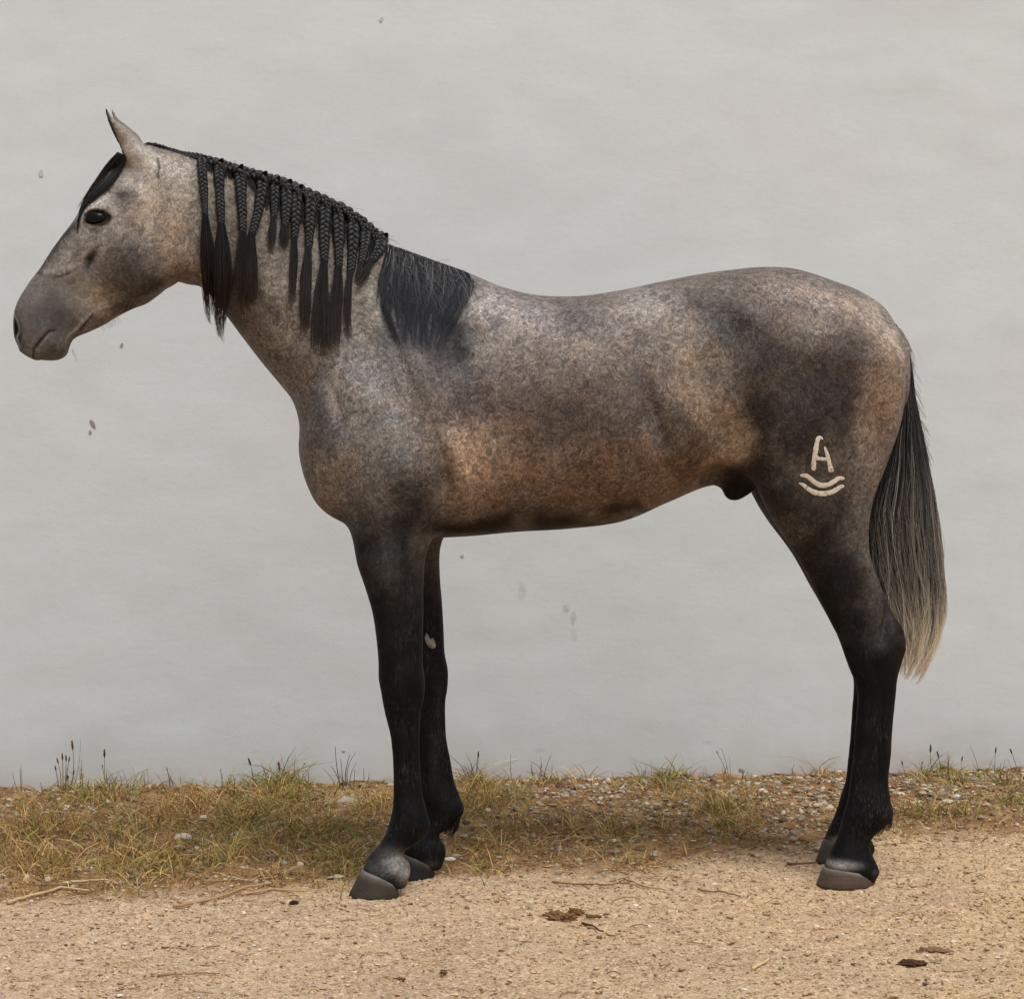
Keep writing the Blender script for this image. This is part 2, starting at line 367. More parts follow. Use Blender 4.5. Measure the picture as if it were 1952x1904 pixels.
# neck and trunk: one loft, sections fan round from the throat to the chest
loft([(286,279, 318,500, .072,-.30), (330,289, 348,538, .082,-.35), (376,302, 386,549, .086,-.40), (430,325, 424,592, .092,-.42), (490,343, 460,640, .100,-.42), (545,362, 500,692, .110,-.42),
      (602,388, 536,735, .124,-.42), (655,416, 559,766, .140,-.42), (710,450, 572,812, .160,-.42), (765,480, 573,868, .182,-.40), (822,497, 590,925, .200,-.38), (872,512, 618,972, .218,-.32),
      (910,528, 690,1012, .238,-.25), (950,545, 780,1024, .255,-.20), (1000,559, 880,1022, .275,-.15), (1050,565, 980,1013, .292,-.12), (1110,564, 1080,1007, .306,-.08), (1190,552, 1180,993, .312,-.04),
      (1270,535, 1265,958, .300,.02), (1345,521, 1340,928, .285,.10), (1400,514, 1400,920, .272,.18), (1450,509.5, 1462,925, .262,.15), (1510,513, 1530,920, .255,.08), (1575,533, 1590,900, .240,.02),
      (1631,554, 1640,880, .21,-.05), (1672,580, 1678,850, .172,-.05), (1700,620, 1700,800, .12,0)], k=.02, p=2.25, cap=(.05, .032), N=420)
# head
loft([(262,284, 330,400, .060,.0), (240,298, 344,460, .082,.0), (215,317, 346,508, .098,-.05), (194,342, 334,540, .104,-.02), (176,364, 316,552, .102,.05), (157,393, 300,565, .099,.12), (138,424, 278,580, .090,.2),
      (118,450, 254,589, .076,.24), (97,479, 226,603, .064,.22), (76,512, 196,621, .056,.15), (58,535, 168,634, .052,.08), (44,556, 148,642, .052,.05), (34,574, 138,650, .054,.02), (27,594, 132,664, .057,0),
      (25,616, 127,677, .055,0), (27,642, 108,687, .046,0), (36,664, 76,686, .033,0)], k=.03, p=2.2, cap=(.03, .008), N=260)
# ears (solid leaf shapes, opened forward by a groove)
for sgn, du, dv in ((-1, 0, 0), (1, 12, 3)):
    wq = sgn * .052
    loft([(199.5+du,207+dv, 203.5+du,206+dv, .004,0,wq*1.35), (203+du,222+dv, 212+du,222+dv, .011,0,wq*1.35), (209+du,240+dv, 233+du,239+dv, .018,0,wq*1.3), (217+du*.7,258+dv, 256+du*.7,256+dv, .025,0,wq*1.2),
          (226+du*.5,278+dv, 270+du*.5,277+dv, .027,0,wq*1.15), (234,300, 284,296, .030,0,wq*1.1), (245,328, 296,322, .024,0,wq)], wp=wq, k=.018, cap=(.006, .02), N=120)
for sgn, du in ((-1, 0), (1, 10)):
    wq = sgn * .07
    loft([(198+du,218, 202+du,217, .004,0,wq*1.1), (201+du,234, 211+du,233, .008,0,wq*1.15), (208+du,254, 224+du,254, .012,0,wq*1.1), (218+du*.6,276, 238+du*.6,276, .011,0,wq*.95), (228,292, 240,290, .006,0,wq*.85)], k=.006, cap=(.004, .01), sub=True, N=80)
for sg in (-1, 1): ell(1392, 926, sg * .215, .074, .060, .165, -8, k=.016, sub=True)      # hollow under the flank fold
# hind quarters and legs
def hind(sg, du=0.0, top=.135, bot=.155):
    T = lambda f: sg * (top + (bot - top) * f)
    # rows as traced on the near leg
    rows = [(1462,690, 1721,690, .135,0,0), (1440,790, 1716,790, .132,0,.05), (1432,860, 1700,850, .125,0,.1), (1440,915, 1683,898, .116,0,.15), (1460,966, 1664,946, .105,0,.2), (1484,1008, 1655,992, .092,0,.25),
            (1506,1040, 1654,1024, .081,0,.3), (1525,1070, 1656,1052, .073,0,.35), (1545,1108, 1666,1086, .066,0,.4), (1566,1150, 1681,1124, .059,0,.45), (1586,1190, 1701,1168, .053,0,.5), (1600,1218, 1721,1202, .050,0,.55),
            (1609,1244, 1726,1231, .050,0,.6), (1619,1272, 1718,1262, .047,0,.65), (1630,1300, 1710,1292, .040,0,.7), (1635,1330, 1706.5,1328, .0335,0,.72), (1631,1385, 1701,1385, .029,0,.76), (1627,1437, 1698,1437, .029,0,.8),
            (1621,1488, 1693,1488, .031,0,.84), (1616,1526, 1697,1524, .037,0,.88), (1608,1552, 1702,1553, .039,0,.9), (1602,1576, 1687,1574, .035,0,.93), (1596,1597, 1662,1597, .032,0,.95), (1585,1620, 1659,1618, .038,0,.97),
            (1577,1640, 1669,1642, .046,0,.98), (1573,1652, 1675,1660, .050,0,1), (1572,1662, 1668,1678, .046,0,1)]
    out = []
    for a, b, c, d, hw, nf, f in rows:
        wn = -(top + (bot - top) * f); w_ = T(f); 
        if sg > 0:   # build the far leg from the near one: same height and s, moved sideways
            A = L(a, b, wn); B = L(c, d, wn); sh = float(np.interp(f, [0, .3, .6, .9, .95, 1], [.03, .052, .072, .082, .078, .080]))
            out.append((A[0] + sh, A[2], B[0] + sh, B[2], hw, nf, w_))
        else:
            A = L(a, b, wn); B = L(c, d, wn); out.append((A[0], A[2], B[0], B[2], hw, nf, w_))
    return out
def front(sg, du=0.0, top=.135, bot=.115):
    rows = [(640,800, 800,760, .070,0,0), (634,870, 826,835, .085,0,0), (644,930, 836,905, .092,0,.05), (658,985, 834,965, .088,0,.1), (672,1028, 824,1018, .078,0,.2), (681,1075, 811,1064, .068,0,.3), (696,1120, 807,1114, .060,0,.4),
            (710,1168, 807,1166, .053,0,.5), (718,1222, 806,1222, .048,0,.6), (721.5,1265, 806,1265, .047,0,.65), (722,1294, 810,1298, .049,0,.7), (727,1322, 808,1330, .045,0,.73), (733,1356, 802,1360, .036,0,.76),
            (744,1401, 800,1401, .029,0,.8), (748,1435, 800,1435, .028,0,.84), (750,1475, 802,1475, .029,0,.88), (750,1515, 807,1520, .031,0,.9), (748,1543, 815,1550, .038,0,.92), (742,1568, 820,1576, .041,0,.94), (733,1594, 800,1603, .036,0,.96),
            (717,1617, 770,1624, .037,0,.98), (701,1634, 781,1646, .044,0,.99), (695,1649, 782,1662, .0475,0,1), (689,1664, 775,1686, .044,0,1)]
    out = []
    for a, b, c, d, hw, nf, f in rows:
        wn = -(top + (bot - top) * f); A = L(a, b, wn); B = L(c, d, wn); sh = float(np.interp(f, [0, .2, .7, .85, .93, 1], [.0, .062, .088, .098, .116, .118])) if sg > 0 else 0
        out.append((A[0] + sh - (.020 if sg > 0 and .7 < f < .93 else 0), A[2], B[0] + sh, B[2], hw, nf, -wn * (1 if sg > 0 else -1)))
    return out
_L = L
def raw_loft(rows, **kw):           # rows already in horse space
    global L
    L = lambda a, b, c=0: (a, c, b)
    loft(rows, **kw)
    L = _L
FAR_F, FAR_H = .118, .060
raw_loft(hind(-1), k=.045, p=2.1, cap=(.05, .02), N=300)
raw_loft(hind(1, FAR_H), k=.045, p=2.1, cap=(.05, .02), N=300)
raw_loft(front(-1), k=.040, p=2.1, cap=(.05, .02), N=300)
raw_loft(front(1, FAR_F), k=.040, p=2.1, cap=(.05, .02), N=300)
# sheath, breast and cheek masses
ell(1402, 912, 0, .055, .042, .040, -40, k=.03)
ell(1399, 938, 0, .026, .022, .022, 0, k=.015)
for sg in (-1, 1):
    ell(640, 880, sg * .09, .075, .13, .075, 8, k=.05)
    ell(262, 500, sg * .055, .085, .085, .052, -40, k=.03)
# nostrils
for sg in (-1, 1):
    ell(31, 628, sg * .036, .0085, .026, .014, 12, k=.008, sub=True)

# ---- surface nets
def surface_nets(F):
    ins = F < 0; n0, n1, n2 = F.shape
    c = sum(ins[a:n0-1+a, b:n1-1+b, d:n2-1+d].astype(np.int8) for a in (0,1) for b in (0,1) for d in (0,1))
    act = (c > 0) & (c < 8); idx = np.full(act.shape, -1, np.int32); I = np.argwhere(act); idx[act] = np.arange(len(I))
    acc = np.zeros((len(I), 3)); cnt = np.zeros(len(I))
    cv = {}
    for a in (0,1):
        for b in (0,1):
            for d in (0,1): cv[(a,b,d)] = F[I[:,0]+a, I[:,1]+b, I[:,2]+d].astype(float)
    for ax in range(3):
        for o in [(a,b) for a in (0,1) for b in (0,1)]:
            p0 = list(o); p0.insert(ax, 0); p1 = list(o); p1.insert(ax, 1)
            f0, f1 = cv[tuple(p0)], cv[tuple(p1)]; x = (f0 < 0) != (f1 < 0)
            t = f0[x] / (f0[x] - f1[x]); q = np.tile(np.array(p0, float), (x.sum(), 1)); q[:, ax] = t
            acc[x] += q; cnt[x] += 1
    V = I + acc / cnt[:, None]; faces = []
    for ax in range(3):
        o = [0,0,0]; o[ax] = 1
        A = ins[:n0-1, :n1-1, :n2-1] if True else None
        Bq = ins[o[0]:n0-1+o[0], o[1]:n1-1+o[1], o[2]:n2-1+o[2]]
        E = np.argwhere(A != Bq); u, v = [(1,2),(2,0),(0,1)][ax]
        E = E[(E[:, u] > 0) & (E[:, v] > 0)]
        s = A[E[:,0], E[:,1], E[:,2]]
        du = np.zeros(3, int); du[u] = 1; dv = np.zeros(3, int); dv[v] = 1
        g = lambda Q: idx[Q[:,0], Q[:,1], Q[:,2]]
        f = np.stack([g(E), g(E-du), g(E-du-dv), g(E-dv)], 1)
        f[~s] = f[~s][:, ::-1]; faces.append(f)
    f = np.concatenate(faces); f = f[(f >= 0).all(1)]
    return V, f
V, F = surface_nets(FLD)
V = V * [DS, DS, DW] + [s0, z0, -W0]
V = V[:, [0, 2, 1]]                  # s, w, z
def vnormals(V, F):
    a, b, c, d = (V[F[:, i]] for i in range(4)); fn = np.cross(c - a, d - b); N = np.zeros_like(V)
    for i in range(4):
        for ax in range(3): N[:, ax] += np.bincount(F[:, i], fn[:, ax], len(V))
    return N / (np.linalg.norm(N, axis=1)[:, None] + 1e-12)
# keep the largest connected piece, orient outwards
lab = np.arange(len(V)); E = np.concatenate([F[:, [0, 1]], F[:, [1, 2]], F[:, [2, 3]], F[:, [3, 0]]])
for _ in range(400):
    mn = np.minimum(lab[E[:, 0]], lab[E[:, 1]]); l2 = lab.copy(); np.minimum.at(l2, E[:, 0], mn); np.minimum.at(l2, E[:, 1], mn); l2 = l2[l2]
    if (l2 == lab).all(): break
    lab = l2
big_ = np.bincount(lab).argmax(); keep = lab == big_; remap = np.cumsum(keep) - 1; F = remap[F[keep[F].all(1)]]; V = V[keep]
E = np.unique(np.sort(np.concatenate([F[:, [0, 1]], F[:, [1, 2]], F[:, [2, 3]], F[:, [3, 0]]]), axis=1), axis=0)
deg = np.bincount(E.ravel(), minlength=len(V)).astype(float)
def smooth(V, it, lam=.5, mask=None):
    for _ in range(it):
        S = np.zeros_like(V)
        for ax in range(V.shape[1]): S[:, ax] = np.bincount(E[:, 0], V[E[:, 1], ax], len(V)) + np.bincount(E[:, 1], V[E[:, 0], ax], len(V))
        D = S / deg[:, None] - V
        V = V + lam * (D if mask is None else D * mask[:, None])
    return V
for _ in range(3): V = smooth(smooth(V, 1, .55), 1, -.57)   # Taubin: no shrinking
Nn = vnormals(V, F)
if (Nn[:, 1] * np.sign(V[:, 1]) )[np.abs(V[:, 1]) > .1].mean() < 0: F = F[:, ::-1]; Nn = -Nn

# ---- muscles, bones and folds: pushed along the normal, both sides
s_, w_, z_ = V.T; side = np.clip(np.abs(Nn[:, 1]), 0, 1) ** 1.5
def gb(u, v, ru, rv, ang=0, wr=-.22):    # soft patch, radii in working units (748 = 1 m)
    a = L(u, v, wr); ca, sa = math.cos(R(ang)), math.sin(R(ang)); S = s_ - a[0]; Z = z_ - a[2]
    X = (S * ca + Z * sa) / (ru / 748); Y = (-S * sa + Z * ca) / (rv / 748); return np.exp(-(X * X + Y * Y))
def line_d(pts, wr=-.22):                # distance to a traced polyline and position along it
    Q = np.array([(lambda a: (a[0], a[2]))(L(u, v, wr)) for u, v in pts]); best = np.full(len(V), 9.); tt = np.zeros(len(V))
    for i in range(len(Q) - 1):
        d = Q[i + 1] - Q[i]; P = np.stack([s_, z_], 1) - Q[i]; t = np.clip((P @ d) / (d @ d), 0, 1); r = np.linalg.norm(P - t[:, None] * d, axis=1)
        u = r < best; best[u] = r[u]; tt[u] = (i + t[u]) / (len(Q) - 1)
    return best, tt
disp = np.zeros(len(V)); MUS = 1.9
for (u, v, ru, rv, ang, amp, wr) in [
    (700, 760, 42, 120, 20, .010, -.2), (790, 700, 40, 130, 25, .009, -.2), (752, 660, 12, 120, 22, -.006, -.2),     # shoulder blade, its spine groove
    (760, 880, 60, 60, 20, .014, -.2), (655, 850, 40, 50, 10, .012, -.2), (700, 960, 40, 60, -10, .008, -.18), (640, 780, 14, 60, 15, -.008, -.18),
    (850, 930, 18, 60, 20, -.012, -.22), (875, 790, 20, 90, 10, -.006, -.25),
    (1000, 760, 160, 90, 0, .006, -.3), (1250, 800, 18, 90, 15, -.009, -.3), (1330, 700, 50, 60, 0, -.010, -.28), (1385, 830, 30, 50, 20, -.012, -.25),
    (1400, 590, 34, 26, -15, .011, -.25), (1430, 650, 40, 40, 0, -.005, -.25), (1600, 640, 60, 60, 0, .008, -.22), (1545, 820, 70, 90, 0, .010, -.2), (1450, 850, 26, 50, -10, .007, -.22),
    (1662, 790, 16, 120, 12, -.007, -.2), (1610, 960, 14, 90, -20, -.005, -.15), (1600, 1120, 20, 70, -25, .004, -.12), (1680, 1170, 9, 50, -20, -.010, -.12),
    (1070, 590, 120, 16, 0, .006, -.2), (1120, 640, 180, 30, 0, -.004, -.25),
    (520, 560, 60, 60, 30, .006, -.1), (600, 640, 40, 90, 30, .005, -.12), (480, 640, 40, 14, -45, -.004, -.09),
    (740, 1110, 22, 50, 8, .006, -.13), (785, 1080, 10, 60, 0, .004, -.13), (765, 1130, 5, 70, 3, -.004, -.13), (765, 1280, 30, 30, 0, .002, -.12), (775, 1430, 5, 70, 0, -.005, -.11), (790, 1560, 12, 20, -10, .002, -.11),
    (1665, 1235, 26, 22, 0, .004, -.14), (1690, 1200, 10, 26, -30, .004, -.14), (1672, 1430, 5, 90, 0, -.005, -.14), (1672, 1545, 16, 20, 0, .003, -.15), (1640, 1290, 12, 24, -10, .003, -.14), (1700, 1215, 12, 14, 0, .003, -.14), (1655, 1265, 7, 30, 5, -.0025, -.14), (752, 1290, 7, 26, 0, .002, -.12), (792, 1300, 8, 24, 0, .002, -.12), (738, 1300, 5, 30, 0, -.0015, -.12),
    # head
    (254, 500, 42, 46, -40, .006, -.09), (306, 490, 7, 70, 12, -.009, -.09), (222, 462, 50, 7, 44, .004, -.09), (112, 610, 8, 24, -30, -.003, -.05), (84, 600, 5, 22, -10, -.002, -.05), (70, 560, 6, 26, -20, .003, -.05), (146, 634, 22, 5, 47, .003, -.05), (160, 590, 30, 6, 47, .003, -.055), (120, 670, 5, 10, 0, -.003, -.05), (215, 400, 16, 8, -20, .003, -.09), (250, 430, 10, 36, 20, -.003, -.09), (186, 391, 30, 8, 12, .006, -.09), (222, 372, 22, 15, -20, -.010, -.09), (146, 480, 44, 7, 44, .006, -.07), (173, 494, 19, 8, 55, -.012, -.07), (162, 486, 20, 5, 52, .004, -.07),
    (130, 545, 26, 16, -40, -.005, -.06), (92, 560, 34, 20, 47, .003, -.055), (60, 590, 22, 26, 0, .004, -.05), (208, 566, 40, 11, 32, -.006, -.07), (262, 385, 16, 14, 0, .006, -.08), (296, 330, 14, 22, 0, .006, -.08),
    (186, 441, 26, 6, 20, -.004, -.09), (118, 655, 16, 16, 0, .004, -.05), (150, 610, 14, 5, -48, .004, -.05)]:
    disp += (MUS if u > 400 else 1.0) * amp * gb(u, v, ru, rv, ang, wr)
for q in range(9):                                   # faint ribs
    u = 930 + q * 34; d, t = line_d([(u, 700), (u + 22, 780), (u + 24, 860), (u + 6, 930)], -.3); disp += .0013 * np.exp(-(d / .011) ** 2) * np.sin(np.pi * np.clip(t, 0, 1))
for pts, wd, dep, wr in [([(176, 600), (152, 629)], .0035, -.0045, -.055), ([(104, 629), (92, 633), (78, 648), (64, 665), (63, 681)], .0032, -.0065, -.05), ([(168, 606), (145, 628), (128, 642)], .004, .002, -.055),
                         ([(300, 300), (304, 318), (301, 336)], .004, -.004, -.08), ([(64, 520), (84, 526), (102, 528), (134, 520), (156, 512)], .004, -.0028, -.06),
                         ([(1310, 905), (1350, 884), (1400, 874), (1426, 886), (1450, 922)], .010, .006, -.22),
                         ([(826, 1018), (850, 985), (852, 950)], .010, -.010, -.2), ([(838, 1000), (868, 960)], .006, .003, -.22), ([(826, 1015), (838, 960), (846, 900), (850, 850)], .016, -.008, -.22), ([(690, 1000), (672, 960), (650, 930)], .010, -.008, -.17), ([(1655, 980), (1668, 900), (1676, 820)], .012, -.004, -.2), ([(640, 745), (680, 690), (700, 620)], .016, -.006, -.14), ([(1222, 690), (1240, 760), (1262, 820), (1290, 870)], .014, -.006, -.29), ([(840, 560), (862, 640), (880, 720)], .022, -.006, -.2), ([(1432, 880), (1424, 800), (1440, 720)], .02, -.006, -.24),
                         ([(572, 800), (590, 760), (600, 700)], .012, -.006, -.12), ([(390, 560), (470, 640), (560, 760)], .012, -.005, -.08), ([(118, 655), (100, 680)], .003, -.002, -.05), ([(88, 660), (84, 684)], .003, -.002, -.05)]:
    d, t = line_d(pts, wr); disp += (1.5 if wr <= -.1 else 1.0) * dep * np.exp(-(d / wd) ** 2) * np.clip(np.sin(np.pi * np.clip(t * .94 + .03, 0, 1)) * 2.0, 0, 1)
# light veins on the face and shoulder, uneven flesh
disp += (fbm(V[:, [0, 2]] + 5, 14, 3, 3) - .5) * .0035
V = V + Nn * (disp * side)[:, None]
# eye sockets: a rim of lids round each eyeball
EYE = {}
for sg in (-1, 1):
    e = L(185.6, 414.5, -.098); c0 = np.array([e[0], e[2]]); ca, sa = math.cos(R(-3)), math.sin(R(-3))
    sel = np.sign(V[:, 1]) == sg; S = V[:, 0] - c0[0]; Z = V[:, 2] - c0[1]; X = (S * ca + Z * sa) / .032; Y = (-S * sa + Z * ca) / (.0190 * (1 - .25 * np.clip((S * ca + Z * sa) / .032, -1, 1)))
    r = np.sqrt(X * X + Y * Y); near = sel & (r < .25); wsurf = np.abs(V[near, 1]).max(); EYE[sg] = (c0, wsurf)
    ring = .0028 * np.exp(-((r - 1.12) / .14) ** 2) - .014 * np.clip(1 - r, 0, 1) ** .5
    up = 1 + .5 * np.clip(Y, -1, 1); ring = np.where(ring > 0, ring * up, ring)
    V[:, 1] += np.where(sel, sg * ring, 0)
V = smooth(V, 1, .3)
Nn = vnormals(V, F); s_, w_, z_ = V.T

# ---- coat colours (its own pattern, with some shade and a highlight painted in), laid over each other as soft patches
C = np.tile(lin((122, 110, 102)), (len(V), 1)); MOT = np.ones(len(V))
def pat(u, v, ru, rv, ang, col, k=1.0, wr=-.25):
    global C
    g = gb(u, v, ru, rv, ang, wr); warp = .45 + 1.1 * NOI; g = np.clip(g * k * warp, 0, 1)[:, None]; C = C * (1 - g) + lin(col) * g
def lpat(pts, wd, col, k=1.0, wr=-.25, soft=1.0):
    global C
    d, t = line_d(pts, wr); g = np.clip(np.exp(-(d / (wd / 748)) ** 2) * k * (.75 + .5 * NOI), 0, 1)[:, None]; C = C * (1 - g) + lin(col) * g
NOI = np.clip(.5 + (fbm(V[:, [0, 2]], 13, 5, 9) - .5) * 1.7, 0, 1) 
COAT = [  # u v ru rv angle colour strength w
 (1000,700,260,190,0,(120,104,94),.9), (1080,800,200,90,0,(96,80,70),.8), (960,590,110,44,-15,(152,143,142),.9), (1120,582,70,22,5,(104,98,100),.8), (1090,650,120,40,0,(134,118,108),.6), (1240,590,90,44,10,(146,136,132),.85),
 (1180,680,60,60,0,(122,106,98),.5), (1240,745,26,70,12,(88,82,84),.75), (1320,640,40,50,0,(140,128,118),.6), (1340,770,50,110,8,(150,124,98),.85), (1290,800,30,60,10,(112,94,80),.6), (1400,850,48,26,-20,(172,148,124),.9), (1330,870,70,26,18,(158,122,90),.8),
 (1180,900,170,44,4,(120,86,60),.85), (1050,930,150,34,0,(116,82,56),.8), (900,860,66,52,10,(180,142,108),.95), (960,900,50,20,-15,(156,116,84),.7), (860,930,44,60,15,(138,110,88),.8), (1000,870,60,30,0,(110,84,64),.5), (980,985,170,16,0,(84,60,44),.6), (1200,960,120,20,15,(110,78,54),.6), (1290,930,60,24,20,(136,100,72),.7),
 (930,1000,110,16,-2,(60,44,36),.8), (1080,1000,150,14,-4,(58,42,32),.85), (1230,975,70,12,-14,(70,50,38),.8), (1060,830,120,36,0,(88,68,58),.6), (1250,720,24,50,10,(92,84,84),.5), (1040,750,80,50,0,(96,80,72),.6), (1130,850,50,40,0,(92,72,60),.5), (900,720,70,60,0,(106,94,90),.6),  # lower-belly patches here and above: dark coat plus painted underside shade
 (1540,760,130,180,0,(74,63,58),1.), (1470,700,60,90,0,(92,82,78),.8), (1400,596,58,44,-20,(82,77,76),.95), (1440,660,50,50,0,(84,76,74),.9), (1500,560,50,30,0,(120,108,102),.7), (1560,580,70,34,-20,(152,134,122),.9), (1630,600,60,40,-35,(158,140,126),.9), (1690,650,34,80,8,(162,144,128),.95), (1540,640,90,28,-30,(116,100,92),.6), (1655,690,26,40,0,(134,114,100),.7),
 (1690,740,26,70,8,(152,116,86),.9), (1668,800,26,90,14,(140,106,78),.8), (1665,880,16,70,14,(140,120,104),.75), (1560,700,90,60,0,(76,65,62),.8), (1580,820,70,90,0,(66,56,52),.7), (1450,870,34,80,-10,(68,60,58),.9), (1640,960,20,60,12,(120,102,90),.6),
 (1500,960,60,70,0,(56,48,44),.9), (1580,1020,60,90,-25,(58,50,46),.9), (1600,1060,30,40,-25,(84,74,70),.6), (1600,1130,50,60,-25,(52,45,42),.9), (1610,1170,34,40,0,(64,55,50),.5),
 (700,800,110,150,0,(122,115,110),.9), (612,790,26,80,-5,(90,86,90),.8), (590,850,20,70,5,(104,92,84),.7), (740,700,40,130,20,(142,136,134),.6), (670,720,20,60,0,(150,142,138),.6), (630,700,26,80,-10,(106,102,104),.6), (640,940,36,50,15,(132,114,96),.8), (655,990,30,24,30,(134,112,90),.7),
 (800,640,60,50,30,(108,104,110),.8), (850,680,40,70,30,(96,90,94),.75), (930,640,60,40,0,(134,122,114),.7), (750,860,60,60,0,(114,108,106),.7), (770,960,60,60,0,(86,82,82),.9), (690,1000,30,40,0,(104,102,104),.8), (800,1000,26,40,0,(72,62,56),.8), (720,1060,60,50,0,(66,64,66),.9), (790,1060,20,60,0,(48,44,42),.8), (820,840,30,60,0,(122,106,94),.6),
]
s_r, z_r = s_, z_; wq_ = V[:, [0, 2]]
s_ = s_r + (fbm(wq_, 7, 5, 101) - .5) * .17; z_ = z_r + (fbm(wq_, 7, 5, 111) - .5) * .13
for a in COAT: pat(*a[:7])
for a in [(785,585,85,62,-22,(44,45,50),1.0), (785,630,60,26,-10,(58,58,62),.9), (850,630,34,60,-20,(66,64,68),.8), (780,620,50,40,0,(74,73,78),.6), (1540,1060,60,70,-25,(54,46,42),.7), (1590,1140,50,70,-25,(46,40,38),.8), (1080,770,170,50,0,(92,74,64),.6), (1180,880,160,30,6,(118,86,60),.7), (1290,850,26,60,10,(96,74,58),.7), (990,830,50,40,10,(128,98,74),.6), (1000,900,60,26,0,(140,104,74),.6), (1452,820,22,110,0,(62,55,52),.85), (1472,930,30,60,-15,(50,43,40),.7), (1385,780,28,90,0,(150,126,100),.6)]: pat(*a)
s_ = s_r + (fbm(wq_, 10, 5, 101) - .5) * .10; z_ = z_r + (fbm(wq_, 10, 5, 111) - .5) * .10
NECK = [(340,400,60,110,10,(150,133,118),.9), (345,480,44,60,0,(150,124,102),.9), (320,340,34,34,0,(168,158,150),.8), (430,480,60,120,20,(112,98,84),.9), (400,560,50,26,-30,(92,76,62),.8), (450,620,60,26,-50,(86,72,62),.8), (520,590,60,90,30,(122,110,98),.8), (480,520,24,80,0,(88,76,66),.7),
        (540,700,60,26,-50,(104,90,76),.8), (560,560,40,60,20,(140,126,110),.7), (600,600,50,80,20,(126,116,104),.6), (640,500,90,40,-35,(124,114,102),.7), (700,600,30,60,10,(160,150,136),.7), (570,740,30,40,-30,(116,106,96),.7), (395,400,16,80,0,(120,108,94),.6), (355,520,24,20,0,(112,92,76),.7)]
for a in NECK + [(470,565,70,34,-35,(76,62,50),.8), (440,600,60,20,-48,(74,60,48),.7), (330,330,50,40,0,(156,146,138),.6), (620,450,60,20,-35,(90,84,80),.6), (540,380,60,20,-25,(70,66,64),.7)]: pat(*a[:7], wr=-.10)
s_ = s_r + (fbm(wq_, 22, 4, 121) - .5) * .028; z_ = z_r + (fbm(wq_, 22, 4, 131) - .5) * .028
HEAD = [(196,556,44,24,40,(152,132,114),.75),(200,450,130,110,0,(138,126,116),.85), (190,386,40,16,14,(176,166,156),.9), (186,440,40,12,10,(150,142,134),.6), (200,345,30,40,-30,(158,148,136),.7), (245,345,24,50,20,(158,146,136),.9), (234,376,20,14,0,(86,80,76),.95), (258,376,12,10,10,(92,84,80),.9), (226,392,16,10,0,(110,102,94),.7), (262,410,26,20,0,(152,134,116),.7), (285,420,20,60,10,(166,148,130),.85),
        (230,440,40,24,-30,(140,130,122),.7), (258,505,52,56,-40,(90,82,78),1.1), (252,530,46,34,28,(88,79,74),.9), (285,545,34,14,28,(70,58,50),.85), (225,588,66,9,28,(84,70,56),.85), (316,450,14,70,8,(150,120,92),.7), (175,465,30,26,-40,(132,124,118),.8), (110,505,50,9,50,(96,90,88),.9), (90,520,40,7,50,(104,96,92),.7), (125,500,26,18,45,(150,142,138),.85), (150,480,26,14,45,(126,120,118),.7),
        (173,494,19,8,55,(58,52,48),1.2), (160,488,18,4,52,(160,150,142),.6), (255,520,40,40,-40,(88,80,74),.7), (186,444,12,4,30,(72,66,62),.7), (90,596,66,46,47,(84,84,87),1.05), (118,560,26,10,47,(120,118,118),.6), (110,625,36,26,0,(70,68,70),.9), (62,560,28,24,0,(118,112,110),.7), (40,600,16,26,0,(104,100,98),.6), (88,545,22,12,0,(120,112,112),.7), (140,570,20,30,40,(112,110,110),.7), (178,570,30,22,0,(156,136,116),.9), (165,545,26,14,0,(138,126,112),.7), (158,612,22,7,47,(140,128,118),.7), (128,640,16,20,20,(108,102,96),.7), (100,668,20,16,0,(72,68,64),.8), (45,668,20,12,0,(84,78,76),.8), (195,600,20,16,0,(140,118,98),.7),  # first two patches paint shade into the facial hollow and a pale rim
        (215,240,20,50,20,(134,122,112),.9), (250,290,26,26,0,(160,150,140),.7), (283,302,24,26,0,(184,176,168),.85), (262,330,22,40,10,(170,158,148),.7), (228,262,22,30,20,(158,146,138),.8), (205,225,6,24,15,(84,76,70),.6)]
for a in HEAD: pat(*a[:7], wr=-.085)
s_, z_ = s_r, z_r
lpat([(141,432), (113,458), (90,489), (72,513)], 11, (84,79,78), .8, -.04); s_, z_ = s_r, z_r
lpat([(141,432), (113,458), (90,489), (72,513)], 5, (66,62,62), .6, -.02)
lpat([(199,206), (206,228), (217,252), (226,276), (236,300)], 3.2, (50,44,42), 1., -.07); lpat([(236,300), (248,318), (262,350)], 5, (120,104,94), .6, -.08)
lpat([(66,518), (78,522)], 2.6, (46,40,40), .8, -.05); lpat([(100,529), (118,526), (134,520)], 1.9, (40,34,32), .9, -.06); lpat([(88,518), (115,514), (140,505)], 9, (158,152,148), .5, -.06)
lpat([(301,300), (304,318), (301,336)], 2.0, (60,52,48), .9, -.085)
lpat([(176,600), (152,629)], 1.8, (30,26,26), .9, -.055); lpat([(170,600), (147,625), (130,640)], 3, (152,138,128), .7, -.055); lpat([(104,629), (92,633), (78,648), (64,665), (63,682)], 2.2, (24,22,24), 1., -.05); lpat([(93,640), (74,664), (70,680)], 2.0, (140,130,122), .5, -.05)
lpat([(186,440), (170,436), (160,425)], 3, (70,64,62), .5, -.09)
g = gb(31, 628, 7, 24, 12, -.04) * (Nn[:, 0] < .3) * (np.abs(w_) > .018); C = C * (1 - np.clip(g * 1.4, 0, 1)[:, None]) + lin((14, 12, 12)) * np.clip(g * 1.4, 0, 1)[:, None]
lpat([(25,597), (33,612), (37,630), (31,644), (36,662)], 2.0, (158,150,142), .7, -.05)
